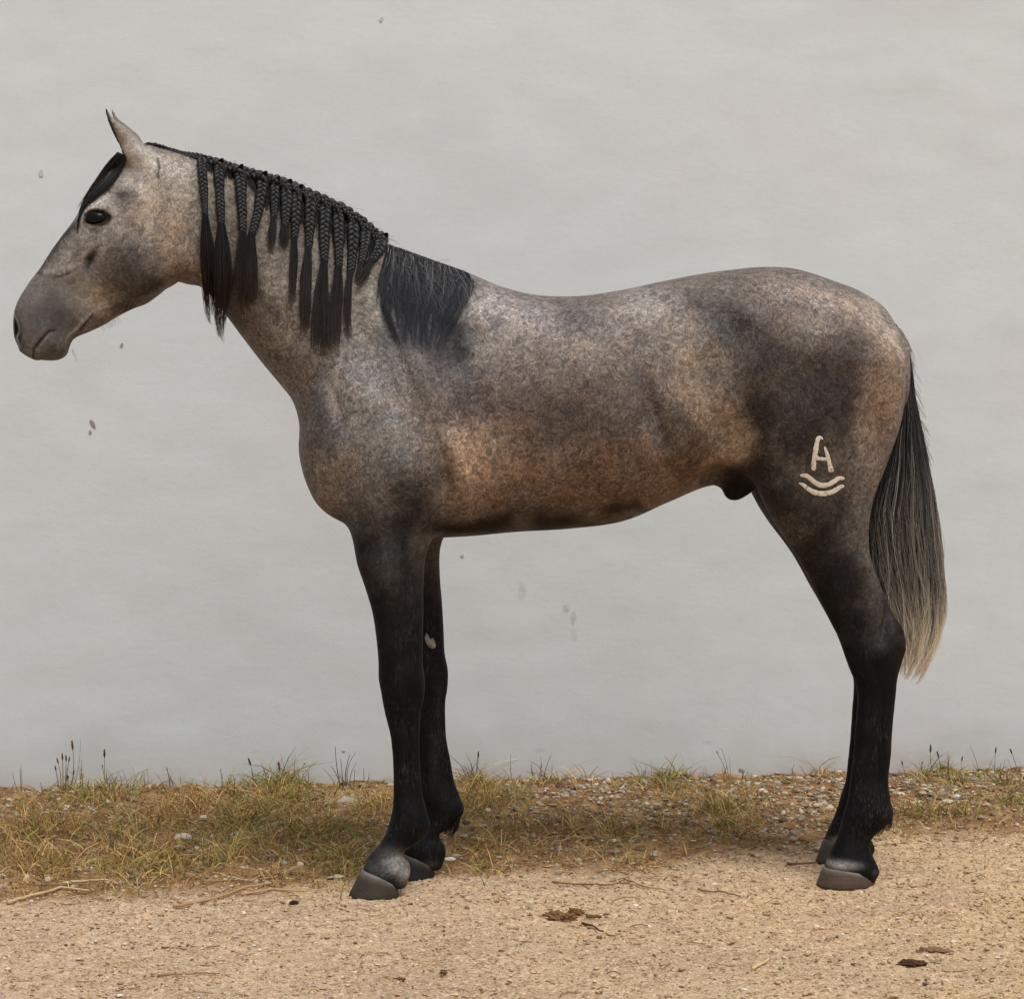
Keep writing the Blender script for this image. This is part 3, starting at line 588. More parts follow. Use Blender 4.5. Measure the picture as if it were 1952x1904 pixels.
# legs: dark stockings rising from the hooves
zA = L(760, 1215, -.12)[2]; zB = L(1640, 1215, -.14)[2]; isF = s_ < .3
nz = (fbm(V[:, [0, 2]], 22, 3, 31) - .5) * .16; body_bottom = L(900, 1040, 0)[2]
legm = np.where(isF, np.clip((zA + .37 - (z_ + nz)) / .30, 0, 1), np.clip((zB + .26 - (z_ + nz)) / .27, 0, 1))
far_ = np.clip((w_ - .02) / .03, 0, 1); legm = legm ** .9
dark = lin((19, 18, 21)); C = C * (1 - legm[:, None]) + dark * legm[:, None]
for (u, v, ru, rv, ang, col, k) in [(757,1290,20,20,0,(36,37,44),.5), (745,1130,30,60,8,(64,56,54),.6), (735,1060,34,40,0,(84,84,86),.5), (742,1200,26,34,0,(44,40,42),.6), (1668,1222,24,20,0,(70,66,66),.7), (1640,1200,30,30,0,(58,48,46),.5), (1700,1240,14,30,0,(34,32,34),.7)]: pat(u,v,ru,rv,ang,col,k,-.13)  # first patch paints the bluish highlight on the knee
# pale dusty pasterns and coronets
for (u, v, ru, rv, ang, col, k, wr) in [(745,1640,26,20,20,(128,124,124),.95,-.115), (712,1650,22,16,-20,(84,84,86),.8,-.115), (770,1662,16,22,20,(140,136,134),.9,-.115), (735,1618,20,10,0,(78,74,74),.7,-.115), (1592,1643,26,8,-5,(160,152,148),1.,-.15), (1612,1640,22,6,-8,(130,124,122),.8,-.15), (1660,1658,8,6,0,(96,90,86),.7,-.15)]:
    a = np.where(w_ < 0, 1, 0) * gb(u, v, ru, rv, ang, wr) * k; a = np.clip(a * (.6 + .8 * NOI), 0, 1)[:, None]; C = C * (1 - a) + lin(col) * a
fa = (w_ > .05)
for (u, v, ru, rv, col, k, wr) in [(815,1643,26,10,(78,74,70),.7,.115), (1588,1597,12,7,(120,112,104),.9,.15), (835,1330,8,60,(58,50,46),.6,.115), (826,1440,10,60,(52,46,42),.6,.115), (828,1060,16,60,(96,78,66),.8,.12), (830,1120,16,50,(64,54,48),.7,.12)]:
    a = (fa * gb(u, v, ru, rv, 0, wr) * k)[:, None]; a = np.clip(a, 0, 1); C = C * (1 - a) + lin(col) * a
# sheath and hidden flank skin are dark
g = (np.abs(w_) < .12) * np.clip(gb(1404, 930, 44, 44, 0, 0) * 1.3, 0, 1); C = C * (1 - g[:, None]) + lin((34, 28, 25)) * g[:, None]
# eye surroundings
for sg in (-1, 1):
    c0, ws = EYE[sg]; X = (s_ - c0[0]) / .035; Y = (z_ - c0[1]) / .0225; r = np.sqrt(X * X + Y * Y); a = (np.sign(w_) == sg) * np.exp(-np.clip(r - .93, 0, 9) ** 2 / .010) * .85
    C = C * (1 - a[:, None]) + lin((34, 28, 27)) * a[:, None]
# where the mottling is strong (body) and weak (muzzle, legs)
MOT = 1 - .12 * np.clip((L(400, 500, -.1)[0] - s_) / .12, 0, 1); MOT *= 1 - .60 * np.clip(gb(90, 600, 85, 60, 47, -.05) * 1.4, 0, 1); MOT *= 1 - .25 * legm; MOT *= 1 - .4 * np.clip(gb(240, 280, 40, 70, 0, -.06), 0, 1)
lum = C @ np.array([.3, .6, .1]); C = lum[:, None] + (C - lum[:, None]) * .70; C = np.clip(0.86 * np.array([1.0, .99, .94]) * C * np.clip(C.mean(1, keepdims=True) / .19, .10, 9) ** .36, 0, 1)

m = NM('coat', .60, .13)
vec = m.coord('Object'); att = m.attr('coat'); mot = m.attr('mottle', 'Fac')
wob = m.n('ShaderNodeTexNoise'); m.link(vec, wob.inputs['Vector']); wob.inputs['Scale'].default_value = 26; wob.inputs['Detail'].default_value = 2
wv = m.n('ShaderNodeMix', data_type='VECTOR'); wv.inputs[0].default_value = .12; m.link(vec, wv.inputs[4]); m.link(wob.outputs['Color'], wv.inputs[5])
curl = m.noise(wv.outputs[1], 135, 5, .62, 1.3); hair = m.noise(m.coord('Object', (1, 1, .35), (0, R(35), 0)), 420, 3, .6, .6); dap = m.noise(vec, 46, 3, .55, 1.6)
f1 = m.ramp(curl, [(.33, (.47, .46, .45)), (.5, (.97, .97, .97)), (.64, (1.70, 1.67, 1.64))])
f2 = m.ramp(hair, [(.34, (.80, .80, .80)), (.66, (1.20, 1.20, 1.20))])
f3 = m.ramp(dap, [(.36, (.64, .63, .64)), (.5, (.98, .98, .98)), (.63, (1.40, 1.38, 1.36))])
hue = m.ramp(m.noise(vec, 17, 3, .5), [(.35, (1.03, .995, .96)), (.65, (.97, 1.0, 1.04))])
allf = m.mix(1.0, m.mix(1.0, m.mix(1.0, f1, f2, 'MULTIPLY'), f3, 'MULTIPLY'), hue, 'MULTIPLY')
base = m.mix(1.0, att, m.mix(mot, (1, 1, 1), allf), 'MULTIPLY')
streak = m.noise(m.coord('Object', (1, 1, .22)), 260, 4, .65, .3); fr = m.math('MULTIPLY', m.math('MULTIPLY', m.ramp(streak, [(.50, (0, 0, 0)), (.72, (1, 1, 1))]), m.ramp(m.noise(vec, 13, 4, .6), [(.42, (0, 0, 0)), (.66, (1, 1, 1))])), m.math('MULTIPLY', m.attr('leg', 'Fac'), .55))
m.color(m.mix(fr, base, (.075, .068, .064)))
b = m.bump(hair, .22, .0015); m.bump(curl, .22, .0022, b)
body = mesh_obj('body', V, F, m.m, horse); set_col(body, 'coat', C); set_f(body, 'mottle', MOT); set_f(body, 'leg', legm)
BVH = BVHTree.FromPolygons([tuple(q) for q in V.tolist()], [tuple(q) for q in F.tolist()])
del FLD
def skin(u, v, off=.0, sg=-1, guess=-.12):       # horse-space point on the near flank seen at (u, v)
    wv_ = guess
    for _ in range(4):
        s, _, z = L(u, v, wv_); h = BVH.ray_cast(Vector((s, sg * 1.0, z)), Vector((0, -sg, 0)))
        if h[0] is None: break
        wv_ = h[0][1]
    s, _, z = L(u, v, wv_)
    return np.array([s, wv_ + sg * off, z])
print('body verts', len(V), 'faces', len(F))

# ---- eyes
em = NM('eye_surface', .12, .16); em.color((.004, .003, .0025))
def uv_ellipsoid(c, r, nu=28, nv=18):
    T, Pp = np.meshgrid(np.linspace(0, 2 * np.pi, nu, endpoint=False), np.linspace(0.001, np.pi - .001, nv), indexing='ij')
    Vv = np.stack([c[0] + r[0] * np.cos(T) * np.sin(Pp), c[1] + r[1] * np.sin(T) * np.sin(Pp), c[2] + r[2] * np.cos(Pp)], -1).reshape(-1, 3)
    k = np.arange(nu * nv).reshape(nu, nv); k2 = np.roll(k, -1, 0)
    return Vv, np.stack([k[:, :-1].ravel(), k[:, 1:].ravel(), k2[:, 1:].ravel(), k2[:, :-1].ravel()], 1)
for sg in (-1, 1):
    c0, ws = EYE[sg]; vv, ff = uv_ellipsoid((c0[0], sg * (ws - .0175), c0[1] - .0005), (.0312, .0195, .0190)); eye = mesh_obj('eye', vv, ff, em.m, horse)

# ---- hooves
hm = NM('hoof_horn', .55, .35); vec = hm.coord('Object'); ringn = hm.noise(hm.coord('Object', (1, 1, 14)), 9, 4, .6)
hm.b.inputs['Roughness'].default_value = .75
hm.color(hm.mix(hm.ramp(hm.noise(vec, 34, 6, .7, .6), [(.35, (0, 0, 0)), (.65, (1, 1, 1))]), hm.mix(1., hm.attr('tint'), hm.ramp(ringn, [(.3, (.86, .86, .86)), (.7, (1.14, 1.13, 1.12))]), 'MULTIPLY'), hm.mix(1., hm.attr('tint'), (1.3, 1.2, 1.05), 'MULTIPLY')))
hb = hm.bump(ringn, .3, .004); hm.bump(hm.noise(vec, 110, 5, .7), .5, .003, hb)
def hoof(ft, bt, fb, bb, wc, hw, zt_f, zt_b, col, label=None):
    """ft/bt top front/back s, fb/bb bottom front/back s, zt front/back height of the coronet"""
    Vv = []; nr, ns = 9, 40
    for i in range(nr):
        t = i / (nr - 1); fs = fb + (ft - fb) * t; bs = bb + (bt - bb) * t; 
        for j in range(ns):
            a = 2 * math.pi * j / ns; ca, sa = math.cos(a), math.sin(a)
            prof = (abs(ca) ** 2.2) ** .5 * (1 if ca > 0 else -1)
            x = (fs + bs) / 2 - (bs - fs) / 2 * math.copysign(abs(ca) ** .85, ca); yv = wc + hw * (1.0 - .15 * t) * math.copysign(abs(sa) ** .8, sa) * (1 - .10 * max(0, -ca))
            rt = (x - fs) / (bs - fs + 1e-6); zt = zt_f + (zt_b - zt_f) * rt + .006 * math.sin(math.pi * rt)
            z = zt * t
            if t < .12: x = (x - (fs + bs) / 2) * .985 + (fs + bs) / 2
            jit = .0016 * (vnoise(np.array([[x * 60 + 9, yv * 60, z * 20]]), 1, 5)[0] - .5) * 2; Vv.append((x + jit * (1 if x > (fs + bs) / 2 else -1), yv + math.copysign(jit, yv - wc), z + (0 if 0 < i < nr - 1 else 0)))
    Ff = []
    for i in range(nr - 1):
        for j in range(ns): Ff.append((i * ns + j, i * ns + (j + 1) % ns, (i + 1) * ns + (j + 1) % ns, (i + 1) * ns + j))
    Ff.append(tuple(range(ns))[::-1]); Ff.append(tuple((nr - 1) * ns + j for j in range(ns)))
    o = mesh_obj('hoof', Vv, Ff, hm.m, horse)
    c = np.tile(lin(col) * 1.15, (len(Vv), 1)); zz = np.array(Vv)[:, 2]; c[zz < .012] *= .7; tp = np.clip((np.repeat(np.arange(nr), ns)[:len(zz)] / (nr - 1) - .72) / .28, 0, 1)[:, None] * (.35 + .65 * fbm(np.array(Vv) + 3, 30, 3, 6))[:, None] * (.75 if wc < 0 else .3); c = c * (1 - tp) + lin((132, 126, 122)) * tp
    set_col(o, 'tint', c); return o
def sz(u, v, wv_): a = L(u, v, wv_); return a[0], a[2]
a, za = sz(691, 1655, -.115); b_, zb = sz(757, 1684, -.115); c_, _ = sz(663, 1705, -.115); d_, _ = sz(760, 1705, -.115)
hoof(a, b_, c_, d_, -.115, .062, za - .002, max(.022, zb - .004), (50, 44, 38))
hoof(a + FAR_F, b_ + FAR_F, c_ + FAR_F, d_ + FAR_F, .115, .062, za - .002, max(.022, zb - .004), (15, 14, 13))
a, za = sz(1571, 1652, -.155); b_, zb = sz(1661, 1668, -.155); c_, _ = sz(1557, 1692, -.155); d_, _ = sz(1662, 1694, -.155)
hoof(a, b_, c_, d_, -.155, .060, za, zb, (68, 56, 46)); hoof(a + .088, b_ + .080, c_ + .084, d_ + .078, .155, .058, za + .016, zb + .010, (58, 52, 45))

# ---- the chestnut (horny patch) inside the far foreleg
pc = []
hh = BVH.ray_cast(Vector((L(820, 1222, .09)[0], -.02, L(820, 1222, .09)[2])), Vector((0, 1, 0)))
if hh[0] is not None:
    h0 = hh[0]; out = [(-10, 26), (-6, 20), (-2, 8), (4, 12), (9, 2), (12, -10), (10, -18), (3, -20), (-5, -14), (-9, -6), (-12, 4), (-13, 14)]
    vv = []
    for k, (a, b) in enumerate(out):
        p = BVH.ray_cast(Vector((h0[0] + a / 760, -.02, h0[2] + b * .75 / 760)), Vector((0, 1, 0)))[0]; y = (p[1] if p is not None else h0[1])
        vv.append((h0[0] + a / 760, y + .002, h0[2] + b * .75 / 760)); 
    top = [(h0[0] + (q[0] - h0[0]) * .7, q[1] - .008, h0[2] + (q[2] - h0[2]) * .75) for q in vv]; n = len(vv)
    cm = NM('chestnut_callus', .85, .2); cm.color(cm.ramp(cm.noise(cm.coord('Object'), 110, 4, .6), [(.3, (.17, .15, .12)), (.7, (.36, .33, .28))])); cm.bump(cm.noise(cm.coord('Object'), 160, 4), .5, .004)
    mesh_obj('chestnut', vv + top, [(k, (k + 1) % n, n + (k + 1) % n, n + k) for k in range(n)] + [tuple(range(n, 2 * n))], cm.m, horse)

# ---- the freeze brand: letter and two arcs, laid on the skin
bm_ = NM('brand_hair', .8, .15); bm_.color(bm_.ramp(bm_.noise(bm_.coord('Object'), 130, 4, .6), [(.32, tuple(lin((150, 134, 118)))), (.46, tuple(lin((206, 192, 176)))), (.7, tuple(lin((222, 211, 197))))])); bm_.bump(bm_.noise(bm_.coord('Object'), 300, 3), .3, .002)
def ribbon_on_skin(strokes, name):
    Vv, Ff = [], []
    for pts, wd in strokes:
        P = np.array(pts, float); n = 34; d = np.r_[0, np.cumsum(np.linalg.norm(np.diff(P, axis=0), axis=1))]; t = np.linspace(0, d[-1], n)
        Q = np.stack([np.interp(t, d, P[:, 0]), np.interp(t, d, P[:, 1])], 1)
        for _ in range(3): Q[1:-1] = (Q[:-2] + 2 * Q[1:-1] + Q[2:]) / 4
        T = np.gradient(Q, axis=0); T /= np.linalg.norm(T, axis=1)[:, None]; Nq = np.stack([-T[:, 1], T[:, 0]], 1)
        wds = np.interp(np.linspace(0, 1, n), np.linspace(0, 1, len(wd)), wd) / 2 * 1.06
        e = np.minimum(1, np.sqrt(np.clip(1 - (1 - np.minimum(np.arange(n), np.arange(n)[::-1]) / 2.5).clip(0, 1) ** 2, 0.12, 1))); wds = wds * e * (1 + .30 * (vnoise(Q, .45, 4) - .5) + .22 * (vnoise(Q, 1.6, 12) - .5))
        base = len(Vv); cols = 5
        for i in range(n):
            for k in range(cols):
                f = -1 + 2 * k / (cols - 1); q = Q[i] + Nq[i] * wds[i] * f
                Vv.append(skin(q[0], q[1], .0011 if abs(f) < .9 else .0004, guess=-.24))
        for i in range(n - 1):
            for k in range(cols - 1): b0 = base + i * cols + k; Ff.append((b0, b0 + 1, b0 + cols + 1, b0 + cols))
    return mesh_obj(name, Vv, Ff, bm_.m, horse)
ribbon_on_skin([([(1551.5,897),(1550.7,884),(1553,869),(1556,852),(1558,840),(1560.5,834),(1564,833),(1569,838)], [9.5,8,8.4,8.6,8.2,8,7,2.5]),
                ([(1571.5,851),(1576,862.8),(1579,873.4),(1581.6,886),(1585,900)], [3,6.5,7,7.4,11]), ([(1554,870),(1559,874),(1570,875.5),(1578,874.5)], [9,6.5,6,6])], 'brand_letter')
ribbon_on_skin([([(1525,906),(1538.4,906.5),(1547,914.5),(1557.6,922.6),(1568.3,926),(1581,923),(1591.8,917),(1598,910.5),(1610,912.5)], [5.5,7.5,8.5,8.6,8.6,8.4,8,7.5,6.5])], 'brand_arc')
ribbon_on_skin([([(1523,921),(1531,923.6),(1538.4,930.5),(1549,937.3),(1559.7,940.5),(1570.4,941.3),(1583.2,939),(1594,933.8),(1603.5,926.3),(1609.4,927)], [4.5,6.5,7.5,8.4,8.6,8.6,8,7.6,7.5,6.5])], 'brand_arc')
# ================================================================== HAIR
def strands(name, P, rad, Cc, mat, parent, flat=False):
    """P (N,K,3) paths, rad (N,K), Cc (N,K,3)"""
    N, K, _ = P.shape; T = np.gradient(P, axis=1); T /= np.linalg.norm(T, axis=2, keepdims=True) + 1e-9
    ref = np.array([0.31, 0.9, 0.2]); A = np.cross(T, ref); A /= np.linalg.norm(A, axis=2, keepdims=True) + 1e-9; B = np.cross(T, A)
    if flat: ang = rng.uniform(0, 6.28, (N, 1, 1)); X = A * np.cos(ang) + B * np.sin(ang); rings = [X, -X]
    else: rings = [A * math.cos(q) + B * math.sin(q) for q in (0, 2.094, 4.189)]
    S = len(rings); VV = np.stack([P + q * rad[..., None] for q in rings], 2).reshape(-1, 3)
    idx = np.arange(N * K * S).reshape(N, K, S)
    fs = []
    for a in range(S if S > 2 else 1):
        b = (a + 1) % S; fs.append(np.stack([idx[:, :-1, a].ravel(), idx[:, :-1, b].ravel(), idx[:, 1:, b].ravel(), idx[:, 1:, a].ravel()], 1))
    o = mesh_obj(name, VV, np.concatenate(fs), mat, parent)
    set_col(o, 'tint', np.repeat(Cc.reshape(-1, 3), S, axis=0)); return o
def hair_mat(name, rough=.42, spec=.45):
    m = NM(name, rough, spec); m.color(m.attr('tint')); return m.m
HM = hair_mat('mane_hair', .5, .28); TM = hair_mat('tail_hair', .5, .35); GM = hair_mat('grass_blade', .8, .2)
def jitter(N, K, amp, freq=3):      # smooth random wobble along strands
    t = np.linspace(0, 1, K); out = np.zeros((N, K))
    for f in range(1, freq + 1): out += rng.normal(size=(N, 1)) / f * np.sin(2 * np.pi * (f * t[None] + rng.uniform(size=(N, 1))))
    return out * amp

def tuft(path_uv, widths, N, K, col0, col1, parent, name, base_off=.012, rad=.00075, guess=-.12, hang=True, spread_w=.006):
    """hanging bundle: path in working units, widths across it"""
    P = np.array(path_uv, float); d = np.r_[0, np.cumsum(np.linalg.norm(np.diff(P, axis=0), axis=1))]; t = np.linspace(0, d[-1], K)
    U = np.interp(t, d, P[:, 0]); Vv = np.interp(t, d, P[:, 1]); Wd = np.interp(np.linspace(0, 1, K), np.linspace(0, 1, len(widths)), widths) / 2
    pts = []; last = guess
    for u, v in zip(U, Vv):
        s, _, z = L(u, v, last); h = BVH.ray_cast(Vector((s, -1, z)), Vector((0, 1, 0)))
        wv_ = h[0][1] if (h[0] is not None and h[0][1] < .02) else last
        last = wv_; pts.append((u, v, wv_ - base_off))
    pts = np.array(pts); 
    for _ in range(2): pts[1:-1, 2] = (pts[:-2, 2] + 2 * pts[1:-1, 2] + pts[2:, 2]) / 4
    q = rng.uniform(-1, 1, (N, 1)); lenf = 1 - rng.beta(1.5, 1.7, (N, 1)) * .60
    tt = np.linspace(0, 1, K)[None] * lenf; ui = np.interp(tt, np.linspace(0, 1, K), pts[:, 0]); vi = np.interp(tt, np.linspace(0, 1, K), pts[:, 1]); wi = np.interp(tt, np.linspace(0, 1, K), pts[:, 2]); wd = np.interp(tt, np.linspace(0, 1, K), Wd)
    clump = np.round(q * 3.4) / 3.4; q2 = q * (1 - .62 * tt) + clump * .62 * tt
    ui = ui + q2 * wd + jitter(N, K, 1.5) * tt; wi = wi + (rng.normal(size=(N, 1)) * spread_w * .5 - np.sqrt(np.clip(1 - q ** 2, 0, 1)) * spread_w)
    X = np.zeros((N, K, 3))
    for i in range(K):
        ku = (ui[:, i] - VW / 2) / FPX; yd = (CD + HY + wi[:, i] / HC) / (1 - HT * ku); x = ku * yd; y = yd - CD; z = CH - (vi[:, i] - HOR) / FPX * yd
        X[:, i] = np.stack([x * HC + (y - HY) * HS, wi[:, i], z], 1)
    g = np.linspace(0, 1, K)[None, :, None]; cvar = rng.uniform(.6, 1.5, (N, 1, 1))
    Cc = (lin(col0) * .55 * (1 - g ** 1.5) + lin(col1) * .9 * g ** 1.5) * cvar
    rr = rad * rng.uniform(.6, 1.3, (N, 1)) * (1 - .75 * np.linspace(0, 1, K)[None] ** 2)
    return strands(name, X, np.broadcast_to(rr, (N, K)).copy(), Cc, HM, parent)

# ---- plaits: three strands woven, each strand a fat tapered tube with hair grain
pm = NM('plait_hair', .38, .40); pvec = pm.coord('Object'); gr = pm.noise(pm.coord('Object', (1, 1, .25)), 900, 3, .6)
pm.color(pm.ramp(gr, [(.34, (.0012, .0012, .0012)), (.56, (.008, .008, .008)), (.72, (.07, .067, .064))])); pm.bump(gr, .5, .002)  # lightest grain stop puts speckled highlights into the hair colour
def plait_mesh(Q3, wid, name, parent, turns_per=1.0, side_dir=None):
    """Q3 (n,3) centre line in horse space, wid (n) overall width"""
    n = len(Q3); d = np.r_[0, np.cumsum(np.linalg.norm(np.diff(Q3, axis=0), axis=1))]
    K = max(40, int(d[-1] / .0022)); t = np.linspace(0, d[-1], K); Cn = np.stack([np.interp(t, d, Q3[:, a]) for a in range(3)], 1)
    for _ in range(4): Cn[1:-1] = (Cn[:-2] + 2 * Cn[1:-1] + Cn[2:]) / 4
    wd = np.interp(t, d, wid) * (1 + .22 * (vnoise(np.stack([t * 90, t * 0 + Q3[0, 0] * 50], 1), 1, 8) - .5)); T = np.gradient(Cn, axis=0); T /= np.linalg.norm(T, axis=1)[:, None]
    out = np.array([0., -1, 0]) if side_dir is None else np.array(side_dir, float)
    A = np.cross(T, out); A /= np.linalg.norm(A, axis=1)[:, None]; B = np.cross(A, T)
    ph = np.cumsum(np.r_[0, np.diff(t)] / (wd * 1.42) * (1 + .5 * (vnoise(np.stack([t * 60, t * 0 + Q3[0, 0] * 31], 1), 1, 9) - .5))) * 2 * np.pi / turns_per
    VV, FF = [], []; S = 8; b0 = 0
    for k in range(3):
        p = ph + k * 2 * math.pi / 3; cx = wd * .31 * np.sin(p); cy = wd * .16 * np.sin(2 * p); c = Cn + A * cx[:, None] + B * cy[:, None]
        r = wd * .205 * (1 + .10 * np.cos(2 * p)); tt = np.gradient(c, axis=0); tt /= np.linalg.norm(tt, axis=1)[:, None]; a1 = np.cross(tt, B); a1 /= np.linalg.norm(a1, axis=1)[:, None]; b1 = np.cross(a1, tt)
        ring = np.stack([c + (a1 * math.cos(q) + b1 * math.sin(q)) * r[:, None] for q in np.linspace(0, 2 * math.pi, S, endpoint=False)], 1)
        VV.append(ring.reshape(-1, 3)); idx = b0 + np.arange(K * S).reshape(K, S); i2 = np.roll(idx, -1, 1)
        FF.append(np.stack([idx[:-1].ravel(), i2[:-1].ravel(), i2[1:].ravel(), idx[1:].ravel()], 1)); b0 += K * S
    return mesh_obj(name, np.concatenate(VV), np.concatenate(FF), pm.m, parent)
def on_neck(pts, off, n=24, guess=-.08, pull_over=True):
    P = np.array(pts, float); d = np.r_[0, np.cumsum(np.linalg.norm(np.diff(P, axis=0), axis=1))]; t = np.linspace(0, d[-1], n)
    out = []; last = None
    for u, v in zip(np.interp(t, d, P[:, 0]), np.interp(t, d, P[:, 1])):
        s, _, z = L(u, v, guess if last is None else last); h = BVH.ray_cast(Vector((s, -1, z)), Vector((0, 1, 0)))
        wv_ = h[0][1] if h[0] is not None and h[0][1] < .03 else (last if last is not None else -.02)
        last = wv_; s, _, z = L(u, v, wv_); out.append((s, wv_ - off, z))
    return np.array(out)
BR = [  # plait path, widths, tassel path, tassel widths, hair count
 ([(384,300),(386,335),(390,380),(391,414)], (19,18,16,13), [(391,408),(394,460),(397,520),(399,575),(402,606)], (10,24,28,22,10), 190),
 ([(415,306),(418,350),(420,395),(422,430)], (23,21,18,15), [(422,424),(424,480),(426,540),(422,590),(420,646)], (12,32,36,24,12), 240),
 ([(452,318),(458,350),(461,400),(463,447)], (25,23,20,15), [(463,440),(461,490),(463,540),(466,596)], (12,26,26,16), 170),
 ([(498,330),(499,360),(492,405),(479,450)], (25,23,20,15), [(479,444),(477,490),(478,540),(482,585)], (12,26,28,16), 170),
 ([(524,340),(523,370),(522,418)], (21,19,14), [(522,412),(519,440),(518,478)], (9,16,8), 90),
 ([(545,345),(546,380),(543,434)], (26,24,17), [(543,428),(542,450),(541,474)], (14,20,12), 110),
 ([(566,356),(564,400),(561,455)], (25,22,15), [(561,450),(560,500),(558,550),(556,594)], (9,16,14,8), 60),
 ([(592,372),(590,420),(588,475)], (26,23,15), [(588,470),(584,520),(582,580),(578,645)], (10,22,22,10), 150),
 ([(620,388),(617,440),(618,502)], (27,24,16), [(618,496),(614,540),(610,600),(606,684)], (12,28,34,32), 240),
 ([(644,396),(645,450),(645,512)], (27,24,16), [(645,506),(644,540),(638,600),(634,676)], (12,24,28,24), 190),
 ([(672,412),(673,460),(668,520)], (27,24,16), [(668,514),(664,550),(662,600),(668,655)], (9,14,12,8), 70),
 ([(698,430),(694,470),(688,505)], (25,22,16), [(688,500),(684,522),(680,540)], (10,12,8), 50),
 ([(728,446),(722,475),(708,498)], (29,25,17), [(708,492),(697,522),(680,548)], (12,15,8), 90),
]
for pp, wd, tp, tw, nh in BR:
    Q = on_neck(pp, .011); br = plait_mesh(Q, np.interp(np.linspace(0, 1, len(Q)), np.linspace(0, 1, len(wd)), wd) / 770, 'braid', horse)
    tuft(tp, tw, nh * 2, 16, (26, 24, 24), (52, 42, 34), br, 'tassel', base_off=.014, rad=.0008, guess=-.09)
    n = 70                                   # short flyaways round the plait
    k = rng.integers(0, len(Q), n); p0 = Q[k]; dr = rng.normal(size=(n, 3)) * [.007, .004, .005]; dr[:, 1] = -np.abs(dr[:, 1]); tt = np.linspace(0, 1, 5)[None, :, None]
    X = p0[:, None] + dr[:, None] * tt * 1.6 + np.array([0, 0, -.008]) * tt ** 2; strands('flyaway_hair', X, np.full((n, 5), .0003), np.full((n, 5, 3), .02), HM, br)
# ---- crest plait rolling along the top of the neck
cr = [(276,281),(292,279),(312,284),(335,291),(360,296),(378,300),(410,309),(450,321),(495,334),(540,348),(576,366),(610,382),(644,398),(678,419),(706,441),(732,461)]
crw = [12,19,17,16,16,21,24,25,27,32,36,38,38,38,36,28]
Q = np.array([(lambda a: (a[0], -.008, a[2]))(L(u, v + 1.5 + 3 * min(1, max(0, (u - 380) / 60)), 0)) for u, v in cr])
crest = plait_mesh(Q, np.array(crw) / 760, 'crest_plait', horse, turns_per=.9, side_dir=(0, -.8, .6))
for (u, v, r) in [(592,370,15),(612,376,16),(634,386,17),(656,398,18),(678,412,18),(700,430,17),(718,446,15),(540,346,12),(560,354,13),(576,362,14), (500,333,10), (460,321,9), (420,309,9)]:   # knots where each braid is tied in
    arc = [(-1.05, 1.0, -.006), (-.75, .1, -.022), (-.1, -.42, -.034), (.55, -.05, -.038), (.9, .9, -.036), (.8, 1.9, -.034)]; arc = np.array(arc); q = np.linspace(0, 1, 20); f = np.linspace(0, 1, len(arc))
    Qk = np.array([(lambda a: (a[0], a[1], a[2]))(L(u + r * np.interp(x, f, arc[:, 0]), v + 8 + r * np.interp(x, f, arc[:, 1]), float(np.interp(x, f, arc[:, 2])))) for x in q])
    plait_mesh(Qk, np.linspace(1.15, .95, 20) * r / 760, 'mane_knot', horse, side_dir=(0, -.8, .6))
# roots: short dark hair combed down from the crest under the braids
def root_band(N, K, fu, ends_len, col, name, off=.004, rad=.0009, curve=None, base_col=None, endcol=None):
    pass
def comb(N, K, top_poly, end_poly, name, colA, colB, off=(.004, .016), rad=.0008, amp=1.2, greyfrac=.0, lenvar=.35, guess=-.05, parent=None, mat=None):
    """hair combed from a line of roots to a line of ends, lying on the skin"""
    q = rng.uniform(0, 1, N); A = np.array(top_poly, float); B = np.array(end_poly, float)
    fa = np.linspace(0, 1, len(A)); fb = np.linspace(0, 1, len(B)); a = np.stack([np.interp(q, fa, A[:, 0]), np.interp(q, fa, A[:, 1])], 1); b = np.stack([np.interp(q, fb, B[:, 0]), np.interp(q, fb, B[:, 1])], 1)
    ln = 1 - rng.beta(1.3, 2.5, N) * lenvar; b = a + (b - a) * ln[:, None]; cl = np.round(q * 26) / 26; bc = np.stack([np.interp(cl, fb, B[:, 0]), np.interp(cl, fb, B[:, 1])], 1)
    b[:, 0] = b[:, 0] * .45 + (a[:, 0] + (bc[:, 0] - a[:, 0])) * .55 + rng.normal(size=N) * 5
    t = np.linspace(0, 1, K)[None, :, None]; uv = a[:, None] * (1 - t) + b[:, None] * t; uv[..., 0] += (jitter(N, K, amp) * t[..., 0])
    uv[..., 0] -= (np.sin(np.pi * t[..., 0]) * 0)
    o = rng.uniform(off[0], off[1], N); X = np.zeros((N, K, 3)); last = np.full(N, guess)
    for i in range(K):
        for j in range(N):
            u, v = uv[j, i]; s, _, z = _L(u, v, last[j]); h = BVH.ray_cast(Vector((s, -1, z)), Vector((0, 1, 0)))
            if h[0] is not None: last[j] = last[j] * .2 + h[0][1] * .8 if i else h[0][1]
            else: last[j] = min(last[j], -.004) if i else -.004
            s, _, z = _L(u, v, last[j]); X[j, i] = (s, last[j] - o[j] * (1 if i else .2), z)
    X[:, 1:-1] = (X[:, :-2] + 2 * X[:, 1:-1] + X[:, 2:]) / 4
    g = np.linspace(0, 1, K)[None, :, None]; base = np.where((rng.uniform(size=N) < greyfrac)[:, None, None], lin((120, 116, 110)), lin(colA)) * rng.uniform(.6, 1.5, (N, 1, 1))
    Cc = base * (1 - g) + lin(colB) * rng.uniform(.6, 1.4, (N, 1, 1)) * g
    rr = rad * rng.uniform(.6, 1.3, (N, 1)) * (1 - .7 * np.linspace(0, 1, K)[None] ** 2)
    return strands(name, X, np.broadcast_to(rr, (N, K)).copy(), Cc, mat or HM, parent or horse)
